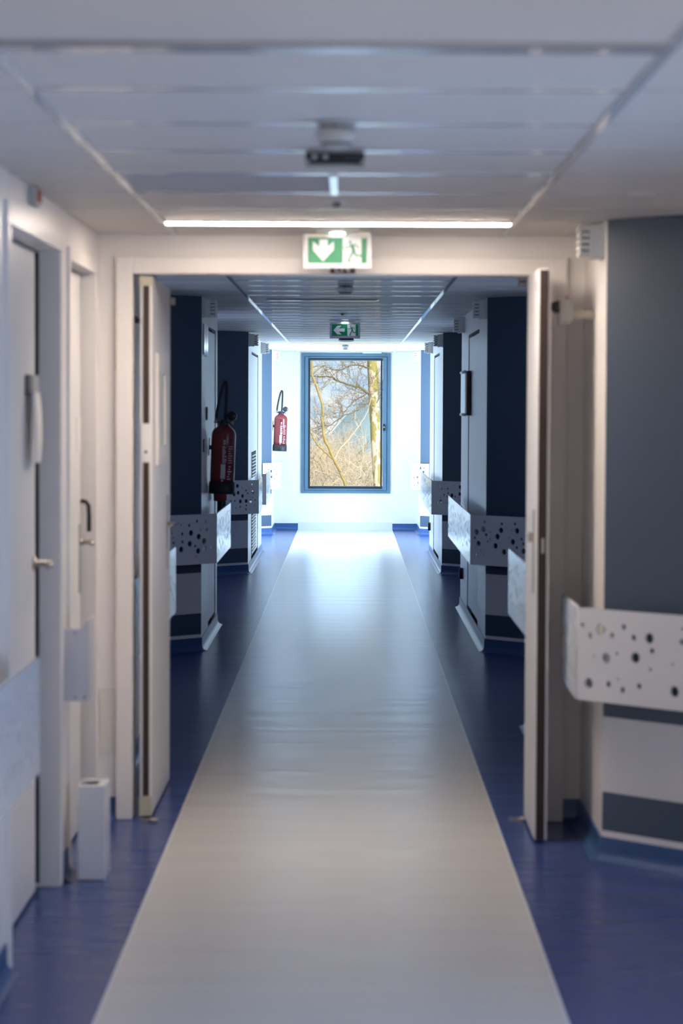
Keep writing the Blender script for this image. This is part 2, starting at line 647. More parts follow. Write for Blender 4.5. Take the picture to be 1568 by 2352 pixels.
# coved blue skirting -----------------------------------------------------
COVE = [(0.0, .085), (.006, .085), (.007, .035), (.010, .022), (.016, .012), (.026, .005), (.040, .001), (.040, 0), (0, 0)]


def skirting(name, runs):
    mb = MB()
    for pts, side in runs:
        # offset direction: into the corridor
        n = len(pts)
        offs = []
        for i in range(n):
            ds = []
            if i > 0:
                ds.append((Vector(pts[i]) - Vector(pts[i - 1])).normalized())
            if i < n - 1:
                ds.append((Vector(pts[i + 1]) - Vector(pts[i])).normalized())
            nn = [Vector((d.y, -d.x)) * side for d in ds]
            avg = sum(nn, Vector((0, 0))).normalized()
            offs.append(avg / max(.3, avg.dot(nn[0])))
        rows = []
        for (q, o) in zip(pts, offs):
            rows.append([(q[0] + o.x * a, q[1] + o.y * a, z) for a, z in COVE])
        for r0, r1 in zip(rows, rows[1:]):
            for k in range(len(COVE) - 1):
                mb.add([r0[k], r0[k + 1], r1[k + 1], r1[k]], [(0, 1, 2, 3)], None, True)
    return struct(name, mb, SKIRT)


skirting('baseboard_left', [
    ([(RL, -2.2), (RL, 2.2), (XL, 2.6), (XL, A0 - .07)], 1),
    ([(XL, A1 + .07), (XL, B0 - .05)], 1),
    ([(XL, B1 + .05), (XL, YD), (FX0, YD)], 1),
    ([(XL, YD + .12), (XL, 12.1), (RL, 12.5), (RL, 15.45), (XL, 15.85), (XL, 17.75), (RL, 18.15), (RL, 22.85),
      (XL, 23.25), (XL, 26.85), (RL, 27.25), (RL, 29.96), (XL, 30.36), (XL, YE), (-.654, YE)], 1)])
skirting('baseboard_right', [
    ([(RR, -2.2), (RR, 8.12), (XR, 8.52), (XR, YD), (FX1, YD)], -1),
    ([(XR, YD + .12), (XR, 12.1), (RR, 12.5), (RR, 15.45), (XR, 15.85), (XR, 19.40), (RR, 19.8), (RR, 22.85),
      (XR, 23.25), (XR, 26.85), (RR, 27.25), (RR, 29.96), (XR, 30.36), (XR, YE), (.580, YE)], -1)])
bw = MB()
bw.box(-.654, .580, YE - .008, YE, 0, .10, PLATE)
struct('baseboard_end', bw)

# end window --------------------------------------------------------------
win = MB()
D0, D1 = YE - .025, YE + .10


def ring(mb, x0, x1, z0, z1, w, y0, y1, m=None, wb=None):
    wb = wb or w
    mb.box(x0, x0 + w, y0, y1, z0, z1, m)
    mb.box(x1 - w, x1, y0, y1, z0, z1, m)
    mb.box(x0 + w, x1 - w, y0, y1, z0, z0 + wb, m)
    mb.box(x0 + w, x1 - w, y0, y1, z1 - w, z1, m)


ring(win, W0, W1, WZ0, WZ1, .048, D0, D1)
o_win = struct('window_1', win, WINFR, bevel=.004)
w2 = MB(); ring(w2, W0 + .049, W1 - .049, WZ0 + .040, WZ1 - .049, .050, D0 - .018, D1 - .02)
struct('sash', w2, WINFR, bevel=.004, parent=o_win)
w3 = MB(); ring(w3, -.522, .441, .541, 2.240, .021, D0 - .022, D1 - .03, wb=.030)
struct('gasket', w3, GASKET, parent=o_win)
w4 = MB(); w4.box(-.512, .430, YE + .03, YE + .036, .556, 2.228)
struct('pane', w4, GLASS, parent=o_win)
w5 = MB(); w5.box(.452, .480, D0 - .036, D0 - .0175, 1.30, 1.385, BLACK)
w5.lathe([(0, 0), (.011, 0), (.011, .014), (0, .016)], (.466, D0 - .05, 1.345), 14, STEEL, axis='y')
struct('handle', w5, None, parent=o_win)

# side windows outside the picture; mid and second bay ones added for fill light
for nm, x, s, ya, yb, za, zb in (('window_2', RL, -1, 27.9, 29.8, .32, 2.22), ('window_3', RR, 1, 27.9, 29.8, .32, 2.22),
                                 ('window_4', RR, 1, 4.2, 6.2, .5, 1.6),
                                 ('added_window_5', RL, -1, 13.2, 14.7, .95, 2.05), ('window_7', RL, -1, -.8, 1.9, .65, 1.85), ('added_window_8', RL, -1, 18.4, 20.0, .75, 2.1), ('added_window_9', RR, 1, 20.0, 21.4, .75, 2.1),
                                 ('added_window_6', RR, 1, 13.2, 14.7, .95, 2.05)):
    f = MB()
    x0, x1 = sorted((x + s * .05, x + s * .11))
    for y in (ya, (ya + yb) / 2 - .025, yb - .05):
        f.box(x0, x1, y, y + .05, za, zb)
    for z in (za, zb - .05):
        f.box(x0, x1, ya, yb, z, z + .05)
    o = struct(nm, f, WINFR, bevel=.003)
    g = MB(); g.box(x + s * .075, x + s * .08, ya + .03, yb - .03, za + .03, zb - .03)
    struct('pane', g, GLASS, parent=o)

# vent box on top of the window
vb = MB(); vb.box(.18, .43, YE - .045, YE, 2.306, ZF - .002)
tag(obj('window_vent_cover', vb, WPLAST, bevel=.005), 'slim white box fixed above the right half of the end window', 'vent cover')

# ------------------------------------------------------------------ near left doors
# architraves
tr = MB()
for y0, y1 in ((A0 - .065, A0), (A1, A1 + .065)):
    tr.box(XL - .004, XL + .012, y0, y1, 0, AZ)
tr.box(XL - .004, XL + .012, A0 - .065, A1 + .065, AZ, AZ + .07)
struct('trim_2', tr, FRAMEW, bevel=.004)
tr = MB()
for y0, y1 in ((B0 - .045, B0), (B1, B1 + .045)):
    tr.box(XL - .004, XL + .010, y0, y1, 0, BZ)
tr.box(XL - .004, XL + .010, B0 - .045, B1 + .045, BZ, BZ + .045)
struct('trim_3', tr, FRAMEW, bevel=.003)

d = MB(); d.box(-1.044, -1.020, A0 + .006, A1 - .125, .012, AZ - .012)
d1 = struct('door_1', d, DOORW, bevel=.002)
h = MB()
h.lathe([(0, 0), (.025, 0), (.025, .008), (.010, .010), (.010, .05)], (-1.022, 7.835, 1.09), 18, STEEL, axis='x')
h.tube([(-.975, 7.835, 1.09), (-.962, 7.828, 1.09), (-.958, 7.80, 1.09), (-.959, 7.72, 1.088)], .0095, 10, STEEL)
struct('lever_handle', h, None, parent=d1)

h = MB(); h.box(-1.046, -1.023, A1 - .008, A1 - .0005, .012, AZ - .004)
struct('seal_strip', h, GASKET, parent=d1)
d = MB(); d.box(-1.024, -1.006, B0 + .004, B1 - .065, .012, BZ - .008)
d2 = struct('door_2', d, DOORW, bevel=.002)
h = MB(); h.box(-1.0265, -1.014, B1 - .006, B1 - .0005, .012, BZ - .004)
struct('seal_strip', h, SEAL, parent=d2)
h = MB(); h.box(-1.006, -1.002, 9.03, 9.082, .90, 1.16, STEEL)
struct('lock_plate', h, None, parent=d2, bevel=.002)
h = MB(); h.tube([(-1.004, 9.06, 1.092), (-.965, 9.06, 1.092), (-.955, 9.055, 1.091), (-.954, 9.00, 1.089)], .009, 10, STEEL)
h.lathe([(0, 0), (.014, 0), (.014, .01), (0, .012)], (-1.004, 9.06, 1.092), 14, STEEL, axis='x')
struct('lever_handle', h, None, parent=d2)
h = MB(); h.tube([(-1.004, 9.07, 1.245), (-.985, 9.07, 1.243), (-.974, 9.07, 1.228), (-.972, 9.07, 1.19), (-.972, 9.07, 1.13)], .0085, 10, BLACK)
struct('pull_handle', h, None, parent=d2, )
h = MB(); h.box(-1.006, -1.0035, 8.95, 9.08, 1.43, 1.56, FRAMEW)
struct('small_plate', h, None, parent=d2, bevel=.001)

# double door leaves -------------------------------------------------------
d = MB(); d.box(-.803, -.757, 9.335, 10.275, .012, 2.100, DOORW)
d3 = struct('door_3', d, None, bevel=.002)
h = MB()
for z0, z1 in ((.09, 1.385), (1.535, 2.065)):
    h.box(-.792, -.768, 9.331, 9.3345, z0, z1)
struct('seal_strip', h, SEAL, parent=d3)
h = MB(); h.box(-.794, -.767, 9.330, 9.3345, 1.385, 1.535, WPLAST)
h.lathe([(0, 0), (.006, 0), (.006, .002), (0, .002)], (-.781, 9.3285, 1.425), 12, BLACK, axis='y')
struct('lock_plate', h, None, parent=d3)
h = MB()
h.box(-.806, -.757, 9.331, 9.3345, 2.066, 2.100, CREAM)
h.box(-.806, -.757, 9.331, 9.3345, .012, .088, CREAM)
struct('pivot_cover', h, None, parent=d3)
h = MB()
for a, b, e, f in ((9.50, 9.60, 1.37, 1.81), (9.90, 9.98, 1.37, 1.81), (9.60, 9.90, 1.37, 1.45), (9.60, 9.90, 1.73, 1.81)):
    h.box(-.757, -.746, a, b, e, f)
struct('vision_frame', h, FRAMEW, parent=d3, bevel=.003)
h = MB(); h.box(-.7565, -.755, 9.60, 9.90, 1.45, 1.73)
struct('pane', h, GLASS, parent=d3)
h = MB(); h.box(-.757, -.752, 10.10, 10.15, .92, 1.23)
struct('lock_plate', h, STEEL, parent=d3, bevel=.001)
h = MB(); h.tube([(-.752, 10.10, 1.11), (-.738, 10.10, 1.11), (-.733, 10.09, 1.11), (-.733, 9.99, 1.11)], .008, 10)
struct('lever_handle', h, STEEL, parent=d3)
h = MB(); h.box(-.757, -.735, 10.22, 10.268, 2.03, 2.06)
struct('door_stay', h, STEEL, parent=d3, bevel=.003)

d = MB(); d.box(.690, .736, 8.84, 9.365, .012, 2.108, DOORW)
d4 = struct('door_4', d, None, bevel=.002)
h = MB(); h.box(.6955, .7265, 8.836, 8.8395, .014, 2.104)
struct('seal_strip', h, SEAL, parent=d4)
h = MB(); h.box(.7085, .7175, 8.8345, 8.8358, 1.07, 1.125)
struct('latch', h, GREYP, parent=d4)
h = MB(); h.box(.6855, .690, 8.935, 8.985, .915, 1.225)
struct('lock_plate', h, STEEL, parent=d4, bevel=.001)
h = MB(); h.box(.668, .6855, 8.952, 8.972, 1.105, 1.14)
struct('thumb_turn', h, STEEL, parent=d4, bevel=.003)
h = MB(); h.box(.6892, .690, 8.905, 8.935, 2.03, 2.07)
struct('sticker', h, PURPLE, parent=d4)

# floor pivots of the two leaves
for nm, x, y, lab in (('floor_pivot', -.745, 9.27, 'small metal floor pivot at the foot of the left door leaf'),
                      ('floor_pivot', .682, 9.335, 'small metal floor pivot at the foot of the right door leaf')):
    p = MB()
    p.lathe([(0, 0.001), (.020, 0.001), (.020, .010), (.012, .014), (0, .015)], (x, y, 0), 18)
    p.box(x - .05, x - .01, y - .012, y + .012, .001, .009)
    tag(obj(nm, p, STEEL), lab, 'door pivot')

# far closet doors in the piers
def pier_door(name, x, s, y0, y1, vents=False):
    xa, xb = sorted((x + s * .006, x + s * .026))
    q = MB(); q.box(xa, xb, y0 + .035, y1 - .012, .11, 2.125, DOORW)
    o = struct(name, q, None, bevel=.002)
    if vents:
        for z0, z1 in ((.13, .55), (.90, 1.15)):
            v = MB()
            z = z0
            while z < z1 - .02:
                v.prism([(0, 0), (.012, .006), (.012, .010), (0, .016)],
                        lambda a, b, t, zz=z: (x + s * .006 - s * a, t, zz + b), y0 + .18, y0 + 1.3)
                z += .033
            v2 = MB(); v2.box(min(x + s * .004, x + s * .0055), max(x + s * .004, x + s * .0055), y0 + .17, y0 + 1.31, z0 - .01, z1, DARKGAP)
            g = struct('vent_grille', v2, None, parent=o)
            struct('louvres', v, WPLAST, parent=g)
    return o


pier_door('door_5', XL, -1, 16.62, 17.55)
pier_door('door_6', XR, 1, 16.80, 18.30)
pier_door('door_7', XL, -1, 24.0, 25.75, True)
pier_door('door_8', XR, 1, 24.10, 25.6)

# ------------------------------------------------------------------ perforated wall guards
GZ0, GZ1 = .577, .902
HOLES_NEAR = [(0.022, 0.841, 0.0089), (0.058, 0.807, 0.0101), (0.104, 0.831, 0.0195), (0.154, 0.815, 0.0089), (0.205, 0.847, 0.0101),
              (0.249, 0.812, 0.0101), (0.316, 0.815, 0.0186), (0.328, 0.773, 0.0097), (0.075, 0.736, 0.0053), (0.13, 0.733, 0.0186),
              (0.177, 0.753, 0.0053), (0.257, 0.744, 0.0191), (0.322, 0.709, 0.0061), (0.417, 0.733, 0.0061), (0.458, 0.857, 0.0057),
              (0.454, 0.813, 0.0101), (0.053, 0.638, 0.0182), (0.14, 0.643, 0.0101), (0.184, 0.663, 0.0053), (0.203, 0.628, 0.0101),
              (0.274, 0.647, 0.0105), (0.426, 0.641, 0.0186)]


def hole_pattern(length, seed):
    rnd = random.Random(seed)
    out = []
    for target, r in ((length * 19, .0190), (length * 20, .0100), (length * 16, .0055)):
        n = tries = 0
        while n < target and tries < 600:
            tries += 1
            u, z = rnd.uniform(.03 + r, max(.031 + r, length - .02 - r)), rnd.uniform(GZ0 + .03 + r, GZ1 - .03 - r)
            if all(math.hypot(u - a, z - b) > r + q + .012 for a, b, q in out):
                out.append((u, z, r)); n += 1
    return out


def guard_panel(root, p0, p1, seed=0, holes=None, name='perforated_panel', thick=.010):
    a, b = Vector((*p0, 0)), Vector((*p1, 0))
    L = (b - a).length
    hs = holes if holes is not None else hole_pattern(L, seed)
    sp = [[(0, GZ0), (L, GZ0), (L, GZ1), (0, GZ1)]]
    sp += [circ(u, z, r, 18 if r > .008 else 12) for u, z, r in hs if r < u < L - r]
    me = curve_mesh(sp, thick, name)
    u = (b - a).normalized()
    w = u.cross(Vector((0, 0, 1)))
    M = Matrix(((u.x, 0, w.x, a.x), (u.y, 0, w.y, a.y), (0, 1, 0, 0), (0, 0, 0, 1)))
    me.transform(M)
    return obj(name, me, PANEL, root)


GROUP_G = 'perforated wall guards along the corridor'


def guard(label, corners, wall_x, s, seed, first_holes=None, splits=(), stops=()):
    """corners: points along the guard face; s: -1 left wall, +1 right wall"""
    root = thing('wall_guard', (wall_x, corners[0][1] if len(corners) == 2 else corners[1][1], GZ0), label, 'wall guard', GROUP_G)
    for i, (p, q) in enumerate(zip(corners, corners[1:])):
        pts = [p]
        for y in splits:
            if abs(p[0] - q[0]) < 1e-6 and p[1] < y < q[1]:
                pts += [(p[0], y - .004), (p[0], y + .004)]
        pts.append(q)
        for k in range(0, len(pts) - 1, 2):
            guard_panel(root, pts[k], pts[k + 1], seed + i * 7 + k, first_holes if i == 0 and first_holes else None)
    # brackets and end returns
    straight = [(p, q) for p, q in zip(corners, corners[1:]) if abs(p[0] - q[0]) < 1e-6]
    for p, q in straight:
        y0, y1 = p[1], q[1]
        n = max(2, int(abs(y1 - y0) / .8) + 1)
        for k in range(n):
            y = y0 + .06 + (y1 - y0 - .12) * k / (n - 1)
            if any(a < y < b for a, b in stops):
                continue
            m = MB()
            xa, xb = sorted((wall_x, p[0] + s * .005))
            m.box(xa + .0005, xb - .0005, y - .02, y + .02, .70, .76)
            obj('bracket', m, GREYP, root)
    return root


o_ = .10
fx = o_ * math.tan(PI / 8)
GL, GR = XL + o_, XR - o_
# near left, along the wall before the door
guard('pale perforated wall guard at the lower left edge, nearest of the left wall', [(GL, 2.75), (GL, 6.715)], XL, -1, 3, splits=(4.4,))
# near right: straight piece, then the 45 degree piece
fold = (GR + .007, 8.52 - fx)
e45 = (fold[0] + .60 * .7071, fold[1] - .60 * .7071)


def guard_near_right():
    root = thing('wall_guard', (XR, 8.52, GZ0), 'big white perforated wall guard bent around the blue wall corner on the right', 'wall guard', GROUP_G)
    hs = HOLES_NEAR + [(.53, .80, .0101), (.55, .70, .0186), (.50, .74, .0053)]
    guard_panel(root, fold, e45, holes=hs)
    guard_panel(root, (fold[0], 9.11), (fold[0], fold[1] + .002), 11)
    m = MB()
    for y in (8.75, 9.0):
        m = MB(); m.box(fold[0] + .006, XR - .0005, y - .02, y + .02, .70, .76); obj('bracket', m, GREYP, root)
    for t in (.12, .45):
        q = (fold[0] + t * .7071, fold[1] - t * .7071)
        m = MB()
        m.prism([(-.02, .006), (.02, .006), (.02, o_ - .001), (-.02, o_ - .001)],
                lambda a, b, tt, qq=q: (qq[0] + a * .7071 + b * .7071, qq[1] - a * .7071 + b * .7071, tt), .70, .76)
        obj('bracket', m, GREYP, root)


guard_near_right()
# just behind the double door
guard('perforated wall guard seen past the left door leaf', [(GL, 9.62), (GL, 12.03)], XL, -1, 21, splits=(10.8,))
guard('perforated wall guard with dark streaks just past the right door leaf', [(GR, 9.62), (GR, 12.03)], XR, 1, 31, splits=(10.8,))


def pier_guard(label, wall_x, s, y0, y1, seed, splits, short=.33):
    g = wall_x - s * o_
    c = (g, y0 - fx)
    e = (c[0] + s * short * .7071, c[1] - short * .7071)
    return guard(label, [e, c, (g, y1)], wall_x, s, seed, splits=splits)


pier_guard('perforated wall guard below the dark nearer fire extinguisher', XL, -1, 15.85, 17.66, 41, (16.72,), .52)
pier_guard('perforated wall guard below the bright notice board on the right wall', XR, 1, 15.85, 19.30, 51, (17.0, 18.1), .52)
pier_guard('perforated wall guard of the left pier with the louvred door, piece turning the corner', XL, -1, 23.25, 24.15, 61, (), .42)
guard('short perforated wall guard past the louvred door grilles on the left', [(GL, 25.30), (GL, 26.75)], XL, -1, 65)
pier_guard('perforated wall guard of the right pier next to the end bay', XR, 1, 23.25, 26.75, 71, (24.2, 25.4), .42)
guard('pale perforated wall guard below the red fire extinguisher by the window', [(GL - .20, 30.13), (GL, 30.32), (GL, 31.45)], XL, -1, 81)
guard('pale perforated wall guard right of the end window', [(GR + .20, 30.13), (GR, 30.32), (GR, 31.45)], XR, 1, 91)
# end return of the short left piece
for o in [x for x in COL.objects if x.name.startswith('wall_guard') and x.get('label', '').startswith('short perf')]:
    m = MB(); m.box(GL - .045, GL - .005, 25.292, 25.300, GZ0, GZ1)
    obj('end_return', m, PANEL, o)

# ------------------------------------------------------------------ lamps and ceiling devices
def linear_lamp(label, y, z, x0, x1, lit):
    root = thing('linear_ceiling_lamp', ((x0 + x1) / 2, y, z), label, 'ceiling lamp', 'linear ceiling lamps')
    m = MB(); m.box(x0, x1, y - .045, y + .045, z - .006, z + .004)
    obj('housing', m, WPLAST if lit else mat('grey_profile_gloss', (.36, .37, .40), .10, spec=.9), root, bevel=.002)
    m = MB()
    r = .028 if lit else .035
    m.box(x0 + .01, x1 - .01, y - r, y + r, z - (.009 if lit else .011), z - .006)
    obj('diffuser', m, LAMP if lit else (LAMPOFF if y < YD else mat('lamp_diffuser_white', (.85, .86, .88), .12, spec=.9)), root, bevel=.002)
    return root


linear_lamp('lit white linear lamp across the ceiling in front of the exit sign', LIT, ZN, RAIL_L, RAIL_R, True)
linear_lamp('unlit glossy linear lamp across the ceiling at the top of the picture', LIT - 7 * .606, ZN, RAIL_L, RAIL_R, False)
linear_lamp('unlit linear lamp with a bright streak on the dark corridor ceiling', 16.2, ZF, -.55, .20, False)

# smoke detectors
def smoke_detector():
    root = thing('smoke_detector', (-.031, 5.64, ZN), 'beige smoke detector on the near ceiling above the black sensor', 'smoke detector', 'smoke detectors on the ceiling')
    m = MB(); m.lathe([(0, 0), (.040, 0), (.046, -.004), (.046, -.010), (.038, -.012), (.038, -.018), (.0, -.018)], n=32)
    obj('base', m, GREYP, root, world=False)
    m = MB()
    for k in range(10):
        a0, a1 = 2 * PI * k / 10, 2 * PI * (k + .7) / 10
        m.prism([(math.cos(a) * r, math.sin(a) * r) for a, r in ((a0, .0385), (a1, .0385), (a1, .0405), (a0, .0405))],
                lambda a, b, t: (a, b, t), -.017, -.0125)
    obj('upper_slots', m, BLACK, root, world=False)
    m = MB(); m.lathe([(0, -.018), (.046, -.018), (.049, -.024), (.049, -.036), (.045, -.044), (.038, -.050), (.0, -.050)], n=32)
    obj('body', m, mat('detector_beige', (.50, .49, .45), .45), root, world=False)
    m = MB(); m.lathe([(0, -.050), (.036, -.050), (.036, -.055), (0, -.055)], n=32)
    obj('dark_slot', m, BLACK, root, world=False)
    m = MB(); m.lathe([(0, -.055), (.036, -.055), (.030, -.060), (.016, -.063), (0, -.063)], n=32)
    obj('cap', m, GREYP, root, world=False)
    return root


sd = smoke_detector()
dup(sd, (-.021, 14.18, ZF), 'dark smoke detector on the blue corridor ceiling just behind the door head')
dup(sd, (-.038, 27.75, ZF), 'pale smoke detector on the ceiling right above the end window')

# black presence sensor
root = thing('presence_sensor', (-.037, 6.25, ZN), 'wide black presence sensor bar on the near ceiling', 'sensor')
m = MB(); m.box(-.113, .039, 6.21, 6.31, ZN - .012, ZN); obj('back_plate', m, GREYP, root, bevel=.004)
m = MB(); m.prism([(6.20, ZN - .012), (6.31, ZN - .012), (6.30, ZN - .040), (6.215, ZN - .040)], lambda a, b, t: (t, a, b), -.113, .039)
hous = obj('housing', m, BLACK, root, bevel=.004)
for x in (-.09, -.062):
    m = MB(); m.lathe([(0, 0), (.007, 0), (.006, -.003), (0, -.003)], (x, 6.2055, ZN - .022), 14, axis='y')
    obj('lens', m, GREYP, hous)
m = MB()
for k in range(5):
    m.box(-.012 + k * .010, -.006 + k * .010, 6.2045, 6.209, ZN - .028, ZN - .017)
obj('slots', m, mat('dark_grey_plastic', (.05, .05, .055), .4), hous)
for x in (-.108, .034):
    m = MB(); m.lathe([(0, 0), (.006, 0), (.005, -.006), (0, -.006)], (x, 6.213, ZN - .034), 12, axis='y')
    obj('screw', m, STEEL, hous)

# ceiling hatch edge (white strip) and darker hatch panel to its left
m = MB(); m.box(-.058, -.034, 6.90, 7.48, ZN - .010, ZN - .0005)
tag(obj('ceiling_strip', m, mat('strip_gloss_white', (.82, .82, .82), .05, spec=1.0, coat=.6), bevel=.001), 'short white strip running lengthwise on the ceiling behind the black sensor', 'ceiling strip')
m = MB(); m.box(-.645, -.060, 6.915, 7.475, ZN - .003, ZN - .0005)
tag(obj('ceiling_hatch', m, mat('hatch_grey', (.46, .47, .52), .6)), 'bluish grey square ceiling panel left of the short white strip', 'ceiling panel')

def sprinkler(loc, label):
    r = thing('ceiling_sprinkler', loc, label, 'sprinkler', 'small sprinkler heads')
    m = MB(); m.lathe([(0, 0), (.036, 0), (.034, -.003), (.018, -.004), (0, -.004)], n=24); obj('rosette', m, WPLAST, r, world=False)
    m = MB(); m.lathe([(0, -.004), (.012, -.004), (.014, -.010), (.012, -.018), (.0, -.020)], n=16); obj('head', m, mat('dull_metal', (.22, .22, .22), .4, metal=.6), r, world=False)
    return r


sp = sprinkler((-.042, 7.80, ZN), 'small grey sprinkler head on the ceiling between white strip and lit lamp')
dup(sp, (-.05, 18.5, ZF), 'tiny dark sprinkler head on the blue ceiling before the arrow-left exit sign')

def downlight(loc, label):
    r = thing('downlight', loc, label, 'downlight', 'small round downlights in the side ceilings')
    m = MB(); m.lathe([(.034, -.004), (.045, -.004), (.047, -.001), (.047, .001), (.034, .001), (.034, -.004)], n=28); obj('trim_ring', m, WPLAST, r, world=False)
    m = MB(); m.lathe([(0, -.0025), (.034, -.0025), (.034, 0), (0, 0)], n=28); obj('lens', m, LAMPOFF, r, world=False)
    return r


dl = downlight((.902, 7.50, ZN), 'small unlit downlight on the near ceiling at the upper right')
dup(dl, (.91, 14.72, ZF), 'small unlit downlight on the dark ceiling in the right bay behind the door')
dup(dl, (-.95, 14.77, ZF), 'small unlit downlight on the dark ceiling in the left bay behind the door')
dup(dl, (-.97, 22.2, ZF), 'small unlit downlight before the left pier with the louvred door')
dup(dl, (.89, 22.1, ZF), 'small unlit downlight before the second pier on the right')

# round dome on the far ceiling
root = thing('ceiling_dome', (-.026, 25.3, ZF), 'flat round dome with dark top ring below the far exit sign', 'ceiling dome')
m = MB(); m.lathe([(0, 0), (.075, 0), (.080, -.018), (.092, -.020)], n=32); obj('base_ring', m, mat('dark_plum', (.02, .015, .03), .5), root, world=False)
m = MB(); m.lathe([(0, -.020), (.096, -.020), (.094, -.028), (.070, -.038), (.035, -.042), (0, -.043)], n=32); obj('diffuser', m, WPLAST, root, world=False)

# louvred signal boxes at the wall tops
def signal_box():
    r = thing('signal_box', (XR, 8.66, 2.128), 'white louvred signal box at the top of the near right wall corner', 'signal box', 'louvred signal boxes at the wall tops')
    # local: wall at x=0, juts to -x
    m = MB(); m.prism([(-.062, .004), (.062, .004), (.062, .132), (-.062, .132)], lambda a, b, t: (t, a, b), -.012, 0)
    obj('back_plate', m, WPLAST, r, world=False, bevel=.003)
    m = MB()
    m.add([(-.012, -.056, .008), (-.012, .056, .008), (-.012, .056, .128), (-.012, -.056, .128),
           (-.052, -.052, .004), (-.052, .052, .004), (-.052, .052, .124), (-.052, -.052, .124)],
          [(0, 1, 2, 3), (7, 6, 5, 4), (0, 4, 5, 1), (1, 5, 6, 2), (2, 6, 7, 3), (3, 7, 4, 0)])
    obj('housing', m, WPLAST, r, world=False, bevel=.004)
    m = MB(); m.box(-.078, -.052, -.038, .038, .016, .112)
    obj('core', m, mat('core_grey', (.20, .19, .20), .6), r, world=False)
    m = MB()
    for k in range(5):
        z = .012 + k * .0225
        y = .046 + .001 * k
        m.prism([(-.052, -y - .003), (-.090, -y + .004), (-.090, y - .004), (-.052, y + .003)], lambda a, b, t: (a, b, t), z, z + .0165)
    obj('louvres', m, WPLAST, r, world=False, bevel=.003)
    return r


sb = signal_box()
Zs = ZF - .142
for x, y, lab in ((XR, 11.75, 'louvred signal box peeking past the top of the right door leaf'),
                  (XL, 15.98, 'louvred signal box at the corner of the first dark pier on the left'),
                  (XR, 15.95, 'louvred signal box at the corner of the first dark pier on the right'),
                  (XR, 18.95, 'louvred signal box high above the bright notice board'),
                  (XL, 23.42, 'louvred signal box at the corner of the left pier with the louvred door'),
                  (XR, 23.35, 'louvred signal box at the corner of the second pier on the right'),
                  (XL, 26.60, 'louvred signal box at the far end of the left pier with the louvred door'),
                  (XR, 26.10, 'louvred signal box at the far end of the second pier on the right'),
                  (XL, 30.55, 'pale louvred signal box in the end bay left of the window'),
                  (XR, 30.50, 'pale louvred signal box in the end bay right of the window')):
    dup(sb, (x, y, Zs), lab, (0, 0, PI if x < 0 else 0))

# ------------------------------------------------------------------ exit signs
def strokes(mb, lines, w, y0, y1):
    for pts in lines:
        for (a, b), (c, d_) in zip(pts, pts[1:]):
            L = math.hypot(c - a, d_ - b)
            nx, nz = -(d_ - b) / L * w / 2, (c - a) / L * w / 2
            ex, ez = (c - a) / L * w * .3, (d_ - b) / L * w * .3
            mb.prism([(a + nx - ex, b + nz - ez), (c + nx + ex, d_ + nz + ez), (c - nx + ex, d_ - nz + ez), (a - nx - ex, b - nz - ez)],
                     lambda p, q, t: (p, t, q), y0, y1)


